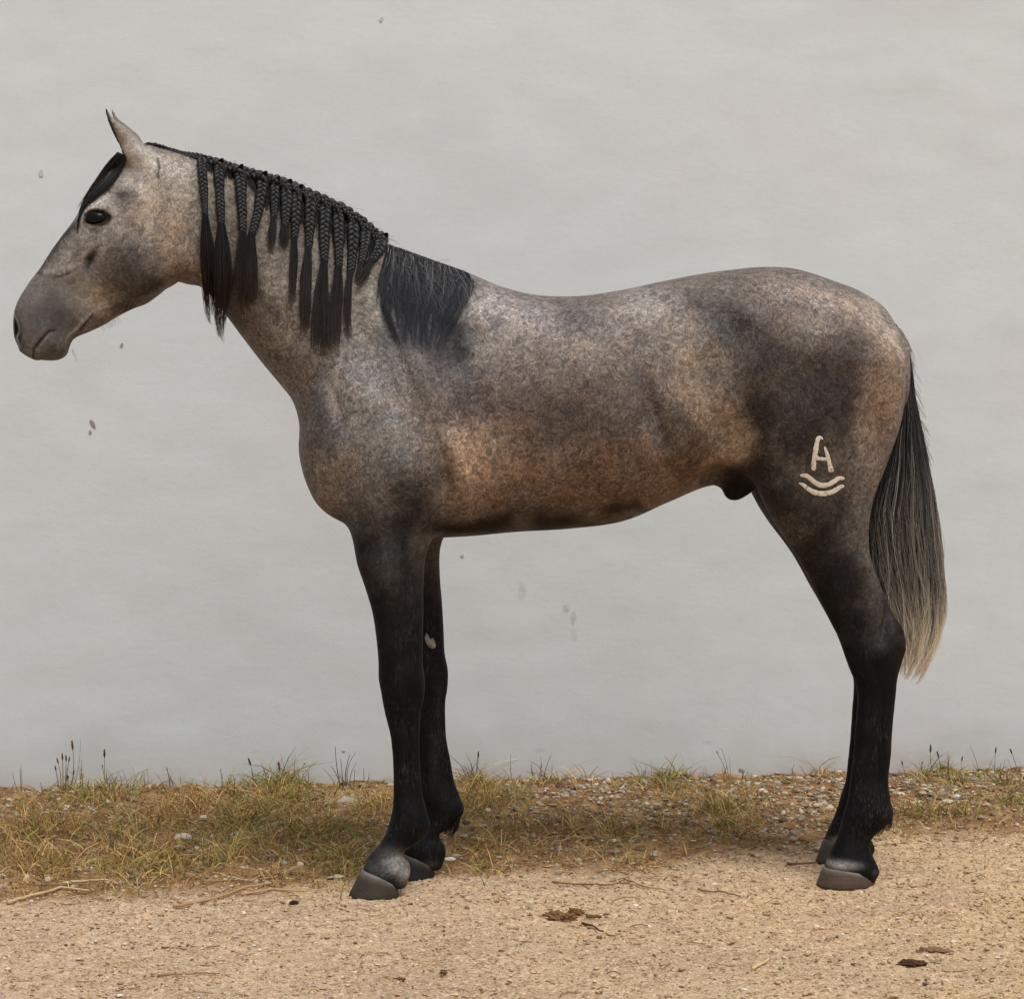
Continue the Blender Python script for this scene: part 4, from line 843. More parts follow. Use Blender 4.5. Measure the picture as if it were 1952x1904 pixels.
comb(1500, 7, [(380,302),(450,318),(540,346),(610,376),(680,414),(738,464)], [(384,322),(455,352),(545,400),(612,425),(676,462),(724,492)], 'mane_root_hair', (24,23,23), (30,28,28), off=(.002,.008), rad=.0011, lenvar=.5)
comb(900, 7, [(488,332),(540,348),(600,376)], [(492,392),(540,420),(598,440)], 'mane_under_hair', (20,19,19), (26,24,24), off=(.001,.006), rad=.0010, lenvar=.6)
comb(700, 7, [(604,380),(660,404),(722,452)], [(606,446),(664,480),(712,500)], 'mane_under_hair', (20,19,19), (26,24,24), off=(.001,.006), rad=.0010, lenvar=.75)
def wander(cid, K, amp, freq=3):
    J = jitter(int(cid.max()) + 1, K, amp, freq); return J[cid]
def row_comb(rows, K, N, name, colA, colB, rad, off=(.003, .014), lenvar=.4, startvar=.0, amp=2.0, clumps=20, greyfrac=0., guess=-.05, clampw=None):
    """strands running through traced cross lines (left u,v, right u,v), lying on the skin"""
    q = rng.beta(1.35, 1.35, N); n = len(rows); Lr = np.array(rows, float); cid = np.floor(q * clumps).astype(int); cc_ = (cid + .5) / clumps
    cl_len = rng.beta(1.6, 1.8, clumps + 1)[cid] * lenvar; end = 1 - np.clip(cl_len + rng.beta(1.1, 3, N) * lenvar * .8, 0, .85); st = rng.uniform(0, 1, N) ** 1.5 * startvar
    tt = st[:, None] + (end - st)[:, None] * np.linspace(0, 1, K)[None]; ts = tt * (n - 1)
    qq = q[:, None] * (1 - .6 * tt) + cc_[:, None] * .6 * tt; fr = range(n)
    g = lambda c: np.interp(ts, fr, Lr[:, c])
    U = g(0) * (1 - qq) + g(2) * qq + (jitter(N, K, amp * .5) + wander(cid, K, amp)) * tt; Vv = g(1) * (1 - qq) + g(3) * qq
    o = rng.uniform(off[0], off[1], N); X = np.zeros((N, K, 3)); last = np.full(N, guess)
    for i in range(K):
        for j in range(N):
            s, _, z = _L(U[j, i], Vv[j, i], last[j]); h = BVH.ray_cast(Vector((s, -1, z)), Vector((0, 1, 0)))
            nw = h[0][1] if h[0] is not None and h[0][1] < .02 else (min(last[j] + .012, -.004) if i else -.004)
            last[j] = nw if i == 0 else last[j] * .35 + nw * .65
            s, _, z = _L(U[j, i], Vv[j, i], last[j]); X[j, i] = (s, last[j] - o[j] * (1 if i else .3), z)
    X[:, 1:-1] = (X[:, :-2] + 2 * X[:, 1:-1] + X[:, 2:]) / 4
    gg = np.linspace(0, 1, K)[None, :, None]; base = np.where((rng.uniform(size=N) < greyfrac)[:, None, None], lin((122, 120, 116)), lin(colA)) * rng.uniform(.5, 1.6, (N, 1, 1))
    Cc = base * (1 - gg) + lin(colB) * rng.uniform(.6, 1.4, (N, 1, 1)) * gg
    rr = rad * rng.uniform(.5, 1.3, (N, 1)) * (1 - .8 * np.linspace(0, 1, K)[None] ** 1.5)
    return strands(name, X, rr, Cc, HM, horse)
row_comb([(738,464, 893,520), (730,500, 902,540), (718,545, 892,574), (720,590, 874,612), (738,640, 852,655), (764,690, 836,704)], 14, 2300, 'withers_mane', (20,21,25), (44,47,54), .00068, off=(.001,.013), lenvar=.62, startvar=.10, amp=6.5, clumps=60, greyfrac=.10)
row_comb([(738,470, 880,516), (726,520, 890,548), (722,565, 880,585), (726,600, 868,615)], 10, 1400, 'withers_mane_under', (20,21,24), (30,31,34), .0008, off=(.001,.007), lenvar=.5, startvar=.1, amp=5.0, clumps=90, greyfrac=.03)
row_comb([(745,470, 900,524), (742,510, 912,552), (746,560, 905,600), (760,610, 888,640)], 10, 500, 'withers_mane_top', (60,62,68), (70,72,76), .0005, off=(.010,.020), lenvar=.8, startvar=.3, amp=14.0, clumps=60, greyfrac=.4)
row_comb([(222,292, 240,301), (202,313, 238,312), (188,335, 226,338), (173,358, 206,362), (158,382, 178,382), (152,400, 160,394), (144,425, 153,420), (143,462, 148,455)], 16, 900, 'forelock', (20,19,19), (28,26,26), .0008, off=(.003,.010), lenvar=.25, amp=1.3, clumps=9, greyfrac=.04, guess=-.03)
row_comb([(224,290, 238,296), (204,312, 214,318), (189,334, 198,340), (170,362, 178,366), (152,392, 160,396), (138,424, 143,430)], 12, 150, 'forelock_wisp', (40,37,36), (60,54,50), .0005, off=(.004,.012), lenvar=.3, amp=3, clumps=12, guess=-.01)
def free_comb(rows, K, N, name, col, rad, w, parent=horse, wspread=.02, amp=2.0):
    """strands through a list of (left u,v, right u,v) lines"""
    q = rng.uniform(0, 1, N); Lr = np.array(rows, float); n = len(Lr); uv = Lr[None, :, 0:2] * (1 - q)[:, None, None] + Lr[None, :, 2:4] * q[:, None, None]
    ts = np.linspace(0, n - 1, K); U = np.stack([np.interp(ts, range(n), uv[j, :, 0]) for j in range(N)]); Vv = np.stack([np.interp(ts, range(n), uv[j, :, 1]) for j in range(N)])
    U += jitter(N, K, amp) * np.linspace(0, 1, K)[None]; ww = w + rng.normal(size=(N, 1)) * wspread + np.zeros((1, K)); X = np.zeros((N, K, 3))
    for i in range(K):
        ku = (U[:, i] - VW / 2) / FPX; yd = (CD + HY + ww[:, i] / HC) / (1 - HT * ku); x = ku * yd; y = yd - CD
        X[:, i] = np.stack([x * HC + (y - HY) * HS, ww[:, i], CH - (Vv[:, i] - HOR) / FPX * yd], 1)
    rr = rad * rng.uniform(.6, 1.3, (N, 1)) * (1 - .7 * np.linspace(0, 1, K)[None] ** 2)
    Cc = lin(col) * rng.uniform(.6, 1.4, (N, 1, 1)) * np.ones((N, K, 1)); return strands(name, X, rr, Cc, HM, parent)
# wisps hanging below the throat and chin, eyelashes, poll tuft
free_comb([(384,548, 396,556), (388,585, 399,590), (396,612, 404,620)], 8, 26, 'throat_wisp', (112,92,76), .0005, .02)
free_comb([(404,560, 422,585), (408,610, 424,615), (416,640, 426,655)], 8, 30, 'throat_wisp', (112,92,76), .0005, .02)
free_comb([(190,622, 225,604), (194,634, 232,616)], 5, 26, 'chin_hair', (150,142,134), .0003, 0)['kind'] = 'stuff'
free_comb([(136,668, 142,662), (144,690, 150,692)], 5, 5, 'chin_hair', (150,142,134), .0003, 0)['kind'] = 'stuff'
free_comb([(272,276, 296,276), (282,271, 312,279), (300,276, 330,287)], 8, 160, 'poll_tuft', (36,32,31), .0008, -.005, wspread=.015, amp=.8)
for _ in range(1):                          # fine flyaways above the crest
    u = rng.uniform(385, 900, 420); cl = np.array(cr + [(779,476),(830,491),(887,516)]); v = np.interp(u, cl[:, 0], cl[:, 1]) - np.interp(u, [385, 735, 748, 900], [6, 12, -6, -8]); n = len(u); P0 = np.array([(lambda a: (a[0], -.01, a[2]))(L(a_, b_ + 6, 0)) for a_, b_ in zip(u, v)])
    dr = np.stack([rng.normal(.012, .012, n), rng.normal(0, .006, n), np.abs(rng.normal(.011, .007, n))], 1); t = np.linspace(0, 1, 6)[None, :, None]
    X = P0[:, None] + dr[:, None] * t + np.stack([np.zeros(n), np.zeros(n), -.014 * np.ones(n)], 1)[:, None] * t ** 2; strands('flyaway_hair', X, np.full((n, 6), .00028), np.full((n, 6, 3), .03), HM, horse)
free_comb([(170,405, 204,406), (164,408, 202,411), (160,413, 198,415)], 5, 40, 'eyelash', (22,19,18), .0004, -.118, wspread=.002, amp=.6)
# fetlock feathers
free_comb([(866,1530, 878,1560), (872,1560, 874,1578), (868,1574, 864,1592)], 6, 60, 'fetlock_hair', (22,20,20), .0006, .115, wspread=.012, amp=.8)
free_comb([(846,1570, 872,1570), (846,1580, 868,1584), (842,1588, 862,1596)], 5, 70, 'fetlock_hair', (22,20,20), .0006, .115, wspread=.012, amp=.8)
free_comb([(1690,1540, 1702,1558), (1690,1556, 1700,1572), (1680,1578, 1694,1584)], 6, 70, 'fetlock_hair', (22,20,20), .0006, -.15, wspread=.012, amp=.8)
free_comb([(1655,1570, 1690,1570), (1655,1582, 1684,1584), (1652,1590, 1676,1594)], 5, 70, 'fetlock_hair', (22,20,20), .0006, -.15, wspread=.012, amp=.8)

# ---- tail: a dock and some thousands of hairs
TL = np.array([(1694,612),(1704,650),(1714,700),(1714,760),(1700,820),(1684,880),(1667,930),(1653,980),(1654,1030),(1662,1080),(1676,1130),(1694,1180),(1712,1220),(1720,1262),(1722,1292)], float)
TR = np.array([(1708,618),(1732,655),(1738,700),(1744,760),(1756,820),(1768,880),(1778,940),(1786,1000),(1793,1060),(1797,1120),(1797,1170),(1788,1218),(1770,1262),(1750,1294),(1734,1312)], float)
def tail_hair(N, K, name, rad, wsp, lift=0, r0=0., c_dark=1.0, qrange=(0, 1)):
    q = rng.uniform(*qrange, N); fl = np.linspace(0, 1, len(TL)); end = 1 - np.clip(rng.beta(1.2, 2.4, 40)[np.floor(q * 39.9).astype(int)] * .36 + rng.beta(1.1, 2.0, N) * .38, 0, .75); st = rng.uniform(0, .35, N) ** 1.3
    tt = st[:, None] + (end - st)[:, None] * np.linspace(0, 1, K)[None]
    cl = (np.floor(q * 34) + .5) / 34; qq = q[:, None] * (1 - .55 * tt) + cl[:, None] * .55 * tt + .02 * np.sin(tt * 26 + cl[:, None] * 97) * tt; tid = np.floor(q * 34).astype(int)
    lu = np.interp(tt, fl, TL[:, 0]); lv = np.interp(tt, fl, TL[:, 1]); ru = np.interp(tt, fl, TR[:, 0]); rv = np.interp(tt, fl, TR[:, 1])
    u = lu * (1 - qq) + ru * qq + (jitter(N, K, 3.2, 7) + wander(tid, K, 12, 4)) * tt ** 1.3; v = lv * (1 - qq) + rv * qq
    wn = -.02 - .035 * np.clip(tt * 2, 0, 1) + rng.normal(size=(N, 1)) * wsp * np.clip(.25 + tt * 1.5, 0, 1) - .02 * np.sin(np.pi * qq)
    ku = (u - VW / 2) / FPX; yd = (CD + HY + wn / HC) / (1 - HT * ku); x = ku * yd; y = yd - CD
    X = np.stack([x * HC + (y - HY) * HS, wn, CH - (v - HOR) / FPX * yd], 2)
    pale = np.clip((v - 960 + 260 * (vnoise(np.stack([cl * 40, cl * 0], 1), 1, 3)[:, None] - .5) + rng.normal(size=(N, 1)) * 90) / 190, 0, 1)[..., None]
    edge = np.clip((qq - .72) * 3, 0, 1)[..., None] * np.clip((v - 860) / 150, 0, 1)[..., None]; pale = np.clip(pale + .5 * edge, 0, 1)
    blond = lin((196, 180, 154)) * 1.2; grey = lin((128, 120, 110)) * 1.1; dk = lin((42, 41, 40)); p2 = np.clip((v - 1120) / 120, 0, 1)[..., None]
    Cc = dk * (1 - pale) + (grey * (1 - p2) + blond * p2) * pale; Cc = Cc * rng.uniform(.55, 1.5, (N, 1, 1))
    rr = rad * rng.uniform(.6, 1.3, (N, 1)) * (1 - .7 * np.linspace(0, 1, K)[None] ** 2)
    return strands(name, X, rr, Cc, TM, horse)
dk_rows = []
tail = tail_hair(7600, 28, 'tail', .00078, .018)
wisp = tail_hair(420, 28, 'tail_wisp', .00045, .03); wisp.parent = tail
for _ in range(1):
    n = 170; t = rng.uniform(0, .35, n); u = np.interp(t, np.linspace(0, 1, len(TR)), TR[:, 0]); v = np.interp(t, np.linspace(0, 1, len(TR)), TR[:, 1]); P0 = np.array([(lambda a: (a[0], rng.normal() * .008, a[2]))(L(a_ - 3, b_, 0)) for a_, b_ in zip(u, v)])
    dr = np.stack([np.abs(rng.normal(.014, .008, n)), rng.normal(0, .006, n), rng.normal(-.02, .01, n)], 1); tt = np.linspace(0, 1, 6)[None, :, None]
    X = P0[:, None] + dr[:, None] * tt + np.array([0, 0, -.02]) * tt ** 2; strands('flyaway_hair', X, np.full((n, 6), .0004), np.full((n, 6, 3), .03), TM, tail)
# ================================================================== GRASS, STONES, WEEDS
def blades(name, X, Y, h, lean, col, parent=None, K=4, rad=.0011, droop=1.0):
    N = len(X); Z = ground_z(X, Y) - .004; az = rng.uniform(0, 6.283, N); t = np.linspace(0, 1, K)[None]
    dx = np.cos(az)[:, None] * lean[:, None] * h[:, None] * t ** 1.6; dy = np.sin(az)[:, None] * lean[:, None] * h[:, None] * t ** 1.6
    up = h[:, None] * (t - .35 * np.clip(lean, 0, 1.6)[:, None] * t ** 2.4 * droop)
    P = np.stack([X[:, None] + dx, Y[:, None] + dy, Z[:, None] + np.maximum(up, .004)], 2)
    rr = rad * rng.uniform(.6, 1.4, (N, 1)) * (1 - .8 * t ** 1.5); g = t[..., None]
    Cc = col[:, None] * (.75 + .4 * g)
    return strands(name, P, np.broadcast_to(rr, (N, K)).copy(), Cc, GM, parent, flat=True)
# candidate positions
N = 520000; x = rng.uniform(-1.75, 1.95, N); y = rng.uniform(-.35, 1.98, N)
D, G = dens(x, y); inside = (y < wall_y(x) - .01)
pat_ = fbm(np.stack([x, y], 1), 9, 3, 55); fine_ = fbm(np.stack([x, y], 1), 30, 2, 56)
prob = np.clip(D * 1.15 * np.clip((pat_ - .28) * 3.2, 0, 1) * np.clip((fine_ - .2) * 2.2, 0, 1) * .62 + .02 * (y > edge_y(x)), 0, 1)
ok = inside & (rng.uniform(size=N) < prob * .62); x, y, D, G = x[ok], y[ok], D[ok], G[ok]
hh_ = rng.gamma(3.2, .0125, len(x)) * (.4 + .85 * D); hh_ = np.clip(hh_, .008, .11); lean = rng.uniform(.2, 1.5, len(x))
greenness = G * .62 + (fbm(np.stack([x, y], 1), 5, 3, 66) - .5) * 1.1
hh_ *= 1 + .35 * np.clip((y - (wall_y(x) - .45)) / .3, 0, 1)
isg = rng.uniform(size=len(x)) < np.clip(greenness, .05, .92)
straw = lin((200, 168, 112))[None] * rng.uniform(.45, 1.25, (len(x), 1)); brown = lin((146, 110, 66))[None] * rng.uniform(.6, 1.3, (len(x), 1)); green = lin((132, 130, 68))[None] * rng.uniform(.55, 1.35, (len(x), 1)); olive = lin((156, 140, 82))[None] * rng.uniform(.6, 1.2, (len(x), 1))
sel = rng.uniform(size=(len(x), 1)); dryc = np.where(sel < .55, straw, brown); grc = np.where(sel < .6, green, olive)
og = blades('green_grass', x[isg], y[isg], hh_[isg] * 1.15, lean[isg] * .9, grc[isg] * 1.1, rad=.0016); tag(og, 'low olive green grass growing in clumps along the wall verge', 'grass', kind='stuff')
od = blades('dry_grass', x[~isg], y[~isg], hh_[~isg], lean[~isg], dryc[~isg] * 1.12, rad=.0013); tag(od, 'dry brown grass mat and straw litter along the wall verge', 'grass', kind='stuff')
print('blades', len(x))
# flat straw litter, on verge and path
n = 9000; x = rng.uniform(-1.75, 1.95, n); y = rng.uniform(-1.3, 1.95, n); e = edge_y(x); keep = (y < wall_y(x) - .02) & (rng.uniform(size=n) < np.where(y > e - .05, .95, .10)); x, y = x[keep], y[keep]; n = len(x)
az = rng.normal(0, .6, n) + np.where(rng.uniform(size=n) < .5, 0, np.pi); ln = rng.gamma(3, .009, n); t = np.linspace(-.5, .5, 4)[None]; z = ground_z(x, y) + .002
P = np.stack([x[:, None] + np.cos(az)[:, None] * ln[:, None] * t, y[:, None] + np.sin(az)[:, None] * ln[:, None] * t, z[:, None] + (.002 + ln[:, None] * .12 * rng.normal(size=(n, 1))) * (1 - (t * 2) ** 2)], 2)
cc = lin((190, 158, 112))[None] * rng.uniform(.35, 1.2, (n, 1)); ol = strands('straw_litter', P, np.full((n, 4), .0011) * rng.uniform(.5, 1.5, (n, 1)), np.repeat(cc[:, None], 4, 1), GM, None); tag(ol, 'short bits of straw scattered over the soil', 'straw', kind='stuff')

# ---- gravel: thousands of chips, joined
def pebbles(name, X, Y, size, col, flat=.55, label='', sink=.3):
    n = len(X); base = np.array([(1,0,0),(-1,0,0),(0,1,0),(0,-1,0),(0,0,1),(0,0,-1)], float)
    tri = np.array([(0,2,4),(2,1,4),(1,3,4),(3,0,4),(2,0,5),(1,2,5),(3,1,5),(0,3,5)])
    mid = {}; vs_ = [b for b in base]
    sub = []
    for a, b, c in tri:
        def md(i, j):
            k = (min(i, j), max(i, j))
            if k not in mid: q = vs_[i] + vs_[j]; vs_.append(q / np.linalg.norm(q)); mid[k] = len(vs_) - 1
            return mid[k]
        ab, bc, ca = md(a, b), md(b, c), md(c, a); sub += [(a, ab, ca), (b, bc, ab), (c, ca, bc), (ab, bc, ca)]
    B = np.array(vs_); T = np.array(sub); m_ = len(B)
    S = rng.uniform(.45, 1.5, (n, 1, 3)) * [1, 1, flat]; V_ = B[None] * S * (1 + .28 * rng.normal(size=(n, m_, 1)).clip(-1, 1)) * size[:, None, None]
    a = rng.uniform(0, 6.28, n); ca, sa = np.cos(a)[:, None], np.sin(a)[:, None]; Vx = V_[..., 0] * ca - V_[..., 1] * sa; Vy = V_[..., 0] * sa + V_[..., 1] * ca
    V_ = np.stack([Vx + X[:, None], Vy + Y[:, None], V_[..., 2] + (ground_z(X, Y) + size * flat * sink)[:, None]], 2)
    Fp = (T[None] + (np.arange(n) * m_)[:, None, None]).reshape(-1, 3)
    o = mesh_obj(name, V_.reshape(-1, 3), Fp, PM.m, None, smooth=False); set_col(o, 'tint', np.repeat(col, m_, axis=0)); tag(o, label, 'gravel', kind='stuff'); return o
PM = NM('stone', .9, .2); PM.color(PM.mix(PM.noise(PM.coord('Object'), 90, 4), PM.mix(1., PM.attr('tint'), (.7, .68, .64), 'MULTIPLY'), PM.attr('tint'))); PM.bump(PM.noise(PM.coord('Object'), 220, 4), .4, .003)
n = 26000; x = rng.uniform(-1.75, 1.95, n); y = rng.uniform(0, 1.98, n); e = edge_y(x); nearwall = np.clip((y - e) / .5, 0, 1)
pr = np.clip(.12 + .5 * np.clip(x + .2, 0, 1) * nearwall + .28 * nearwall, 0, 1) * (y > e - .05) * np.clip(1.2 - dens(x, y)[0], .1, 1); kp = (rng.uniform(size=n) < pr) & (y < wall_y(x) - .02); x, y = x[kp], y[kp]; n = len(x)
c1 = lin((206, 192, 170)) * rng.uniform(.35, 1.12, (n, 1)); c1 = np.where(rng.uniform(size=(n, 1)) < .3, lin((150, 122, 92)) * rng.uniform(.5, 1.1, (n, 1)), c1)
pebbles('gravel', x, y, np.clip(rng.gamma(3.2, .0016, n), .002, .016), c1, label='pale limestone chips scattered at the foot of the wall')
n = 42000; x = rng.uniform(-1.6, 1.7, n); y = rng.uniform(-1.32, .9, n); kp = (y < edge_y(x) + .1); x, y = x[kp], y[kp]; n = len(x)
c1 = lin((216, 184, 144)) * rng.uniform(.55, 1.15, (n, 1)); dkm = rng.uniform(size=(n, 1)); c1 = np.where(dkm < .05, lin((150, 118, 86)) * rng.uniform(.5, 1.1, (n, 1)), c1); c1 = np.where(dkm > .93, lin((236, 222, 200)) * rng.uniform(.9, 1.1, (n, 1)), c1)
pebbles('grit', x, y, np.clip(rng.gamma(2.6, .00085, n), .001, .008), c1, flat=.4, label='sandy grit and fine chips strewn over the track', sink=.15)

# ---- single stones
def stone(u, v, ru, rv, col, label, cat='stone', flat=1.0, name='stone', rough=.16):
    x, y = gnd(u, v); sc = (y + CD) / FPX; rx, rz = ru * sc, rv * sc; crumbly = cat in ('dung', 'bark', 'soil crumb', 'leaf'); vv, ff = uv_ellipsoid((0, 0, 0), (rx, rx * .7, rz), 64 if crumbly else 26, 40 if crumbly else 16)
    nz_ = fbm(vv / rx * 1.0 + u, 1.6, 3, int(u)); nz2 = fbm(vv / rx + v, 4.5, 2, int(v))
    if crumbly: vv = vv * (1 + (fbm(vv / rx + 7, 9, 3, 3)[:, None] - .5) * 1.1)
    vv = vv * (1 + (nz_ - .5) * rough * 4 + (nz2 - .5) * rough)[:, None]
    o = mesh_obj(name, vv, ff, PM.m); o.location = (x, y, float(ground_z(x, y)[0]) + rz * .45); set_col(o, 'tint', np.tile(lin(col), (len(vv), 1))); tag(o, label, cat); return o
stone(663, 1538, 21, 13, (176, 166, 148), 'largest pale rounded stone at the foot of the wall, left of the forelegs', )
stone(348, 1610, 17, 9, (206, 194, 174), 'flat cream stone lying in the grass on the left')
stone(336, 1506, 9, 6, (204, 194, 176), 'small pale stone close to the wall in the left grass')
stone(112, 1596, 8, 5, (220, 206, 186), 'small white stone near the left edge of the verge')
stone(858, 1645, 12, 4.5, (232, 226, 214), 'white flat chip just behind the far fore hoof', rough=.1)
stone(638, 1572, 5, 5, (222, 208, 186), 'tiny white stone in the grass left of the fore hoof')
stone(405, 1612, 5, 4, (206, 192, 168), 'small pale pebble between the two green tufts')
stone(1212, 1729, 6, 4, (238, 226, 204), 'white pebble alone on the track right of the dung')
stone(1406, 1638, 5, 3.5, (222, 206, 180), 'pale pebble at the edge of the dry grass before the hind legs')
stone(1556, 1777, 7, 5.5, (232, 212, 180), 'cream pebble on the track in front of the hind hoof')
stone(1716, 1529, 8, 4.5, (224, 210, 186), 'white stone beside the hind fetlock')
stone(1824, 1533, 7, 5.5, (222, 214, 196), 'pale stone in the gravel on the right')
stone(1880, 1551, 8, 4, (206, 198, 182), 'flat pale stone near the right edge of the gravel')
stone(560, 1728, 9, 3.5, (70, 48, 40), 'dark crumpled leaf fragment on the track left of the fore hoof', 'leaf', name='leaf_fragment', rough=.3)
stone(1062, 1752, 31, 9, (128, 98, 66), 'brown clod of trodden dung on the track under the belly', 'dung', name='dung_clod', rough=.45)
stone(1098, 1746, 12, 6, (140, 106, 70), 'small crumb of dung touching the brown clod', 'dung', name='dung_clod', rough=.4)
stone(1736, 1838, 26, 6, (88, 64, 46), 'dark bark shred lying on the track at lower right', 'bark', name='bark_shred', rough=.45)
stone(1782, 1812, 26, 4.5, (140, 108, 76), 'flat brown soil crumb on the track at lower right', 'soil crumb', name='soil_crumb', rough=.4)
stone(764, 1871, 10, 2.5, (112, 86, 60), 'thin brown crumb on the track at the lower edge', 'soil crumb', name='soil_crumb', rough=.4)

# ---- sticks and straws that can be told apart, plus one dark shadow strip
def stick(pts, r, col, label, cat='straw', name='straw_stalk'):
    P = np.array([gnd(u, v) for u, v in pts]); K = 14; d = np.r_[0, np.cumsum(np.linalg.norm(np.diff(P, axis=0), axis=1))]; t = np.linspace(0, d[-1], K)
    X = np.stack([np.interp(t, d, P[:, 0]), np.interp(t, d, P[:, 1])], 1); Z = ground_z(X[:, 0], X[:, 1]) + r * 1.2 + .001; Z = np.maximum(Z, np.convolve(np.pad(Z, 2, 'edge'), np.ones(5) / 5, 'valid'))
    X3 = np.concatenate([X, Z[:, None]], 1); T = np.gradient(X3, axis=0); T /= np.linalg.norm(T, axis=1)[:, None]; A = np.cross(T, [0, 0, 1]); A /= np.linalg.norm(A, axis=1)[:, None]; B = np.cross(A, T)
    rr = r * (1 - .45 * np.linspace(0, 1, K)) * (1 + .12 * rng.normal(size=K)); S = 8; V_ = np.stack([X3 + (A * math.cos(q) + B * math.sin(q)) * rr[:, None] for q in np.linspace(0, 6.283, S, endpoint=False)], 1); o0 = X3.mean(0); V_ = V_ - o0
    idx = np.arange(K * S).reshape(K, S); i2 = np.roll(idx, -1, 1); Ff = [tuple(q) for q in np.stack([idx[:-1].ravel(), i2[:-1].ravel(), i2[1:].ravel(), idx[1:].ravel()], 1)] + [tuple(idx[0][::-1]), tuple(idx[-1])]
    o = mesh_obj(name, V_.reshape(-1, 3), Ff, PM.m); o.location = o0; set_col(o, 'tint', np.tile(lin(col), (K * S, 1))); tag(o, label, cat)
stick([(15,1727),(60,1715),(140,1711),(170,1710)], .0045, (206,178,136), 'thick dry stalk at the left end of the verge edge')
stick([(118,1703),(160,1699),(232,1702)], .0035, (210,188,150), 'pale dry stalk just above the thick one at far left')
stick([(330,1732),(400,1720),(470,1706),(520,1700)], .0042, (184,150,108), 'long slanting dry stalk on the edge of the track')
stick([(460,1714),(520,1706),(600,1702),(660,1700)], .003, (196,164,120), 'dry stalk running right from the slanting one toward the fore hoof')
stick([(440,1690),(490,1688),(530,1686)], .0025, (206,180,140), 'short pale straw above the track edge left of the fore hoof')
stick([(370,1634),(400,1633),(422,1630)], .0028, (206,184,144), 'short cream straw lying across the left grass')
stick([(395,1494),(430,1491),(500,1490)], .003, (196,176,146), 'dry stem lying along the foot of the wall on the left')
stick([(1110,1764),(1130,1771),(1150,1780)], .0032, (86,62,44), 'dark broken twig beside the dung clod', 'twig', 'twig')
stick([(1118,1757),(1134,1756),(1146,1752)], .005, (110,84,58), 'short thick twig behind the broken one', 'twig', 'twig')
stick([(1052,1690),(1100,1691),(1160,1692),(1200,1690)], .003, (140,104,66), 'brown stem under the flattened grass below the belly')
stick([(1190,1682),(1230,1694),(1268,1700)], .0026, (168,132,90), 'slanting straw at the end of the flattened grass')
stick([(1434,1853),(1450,1846),(1466,1838)], .0038, (226,200,152), 'cream straw lying on the track at the lower right centre')
stick([(1330,1704),(1370,1707),(1412,1712)], .003, (142,110,76), 'brown root-like stem on the track before the hind hoof')
stick([(1500,1649),(1530,1648),(1560,1646)], .0035, (120,92,64), 'dark strip imitating the shadow streak at the toe of the far hind hoof')  # strip added in place of the hoof's shadow streak
stick([(1700,1488),(1740,1486),(1775,1486)], .003, (150,116,88), 'reddish stem at the foot of the wall behind the hind leg')
stick([(300,1862),(360,1860),(420,1858)], .0022, (150,118,86), 'thin brown stem on the track at lower left')

# ---- weeds: each plant rooted where it stands by the wall, stems and seed heads
def weed(stems, label, col=(120, 104, 74), name='weed', cat='weed', headcol=(96, 72, 52)):
    """stems: (base u, base v, tip u, tip v, bend, head length or 0, radius)"""
    bu = np.mean([s[0] for s in stems]); bv = max(s[1] for s in stems); x0, y0 = gnd(bu, bv + 1.0)
    y0 = min(y0, wall_y(x0) - .05); o = empty(name, (x0, y0, float(ground_z(x0, y0)[0]))); tag(o, label, cat)
    for (b1, v1, b2, v2, bend, hd, r) in stems:
        yd = CD + y0 + rng.normal() * .015; f = lambda u, v: np.array([(u - VW / 2) / FPX * yd - x0, yd - CD - y0, CH - (v - HOR) / FPX * yd - o.location[2]])
        A = f(b1, v1); A[2] = min(A[2], 0) - .004; Bq = f(b2, v2); K = 10; t = np.linspace(0, 1, K)[:, None]; P = A * (1 - t) + Bq * t; P[:, 0] += bend / 650 * np.sin(np.pi * t[:, 0]); P[:, 1] -= .02 * t[:, 0] ** 2
        c = lin(col) * rng.uniform(.7, 1.2); st = strands('stem', P[None], (r * (1 - .55 * t[:, 0]))[None], np.tile(c, (1, K, 1)), GM, o)
        if hd:
            tp = P[-1]; dr = P[-1] - P[-2]; dr /= np.linalg.norm(dr); l = hd / 650; vv, ff = uv_ellipsoid((0, 0, 0), (l * .11, l * .11, l * .5), 12, 10); vv *= (1 + .12 * np.sin(vv[:, 2] / l * 40) )[:, None]
            zx = np.array([dr[0], dr[1], dr[2]]); X_ = np.cross([0, 1, 0], zx); X_ /= np.linalg.norm(X_); Y_ = np.cross(zx, X_); vv = vv[:, :1] * X_ + vv[:, 1:2] * Y_ + vv[:, 2:] * zx + tp
            h = mesh_obj('seed_head', vv, ff, GM, o); set_col(h, 'tint', np.tile(lin(headcol) * rng.uniform(.8, 1.2), (len(vv), 1)))
    return o
weed([(112,1490,108,1462,0,14,.002),(116,1490,112,1448,2,15,.002),(120,1492,121,1440,0,17,.002),(124,1492,128,1443,0,16,.002),(126,1492,134,1445,-2,14,.002),(118,1490,132,1480,0,12,.002),(132,1492,143,1470,0,12,.0018),(130,1490,131,1478,0,13,.002),(136,1490,140,1418,3,22,.0018),(140,1492,155,1406,4,0,.0012)], 'cluster of brown plantain seed heads against the wall at far left', (150,124,88), 'plantain', 'plantain', (112,78,50))
weed([(198,1484,201,1434,0,20,.0016),(208,1490,197,1458,-3,9,.0014),(214,1495,205,1465,2,0,.001)], 'lone tall plantain stalk with a dark head left of the green tuft', (150,132,100), 'plantain', 'plantain', (80,60,44))
weed([(40,1490,40,1462,0,0,.0016),(34,1488,26,1470,-2,0,.0014),(42,1490,42,1454,0,0,.0012)], 'thin bare weed stems at the extreme left by the wall')
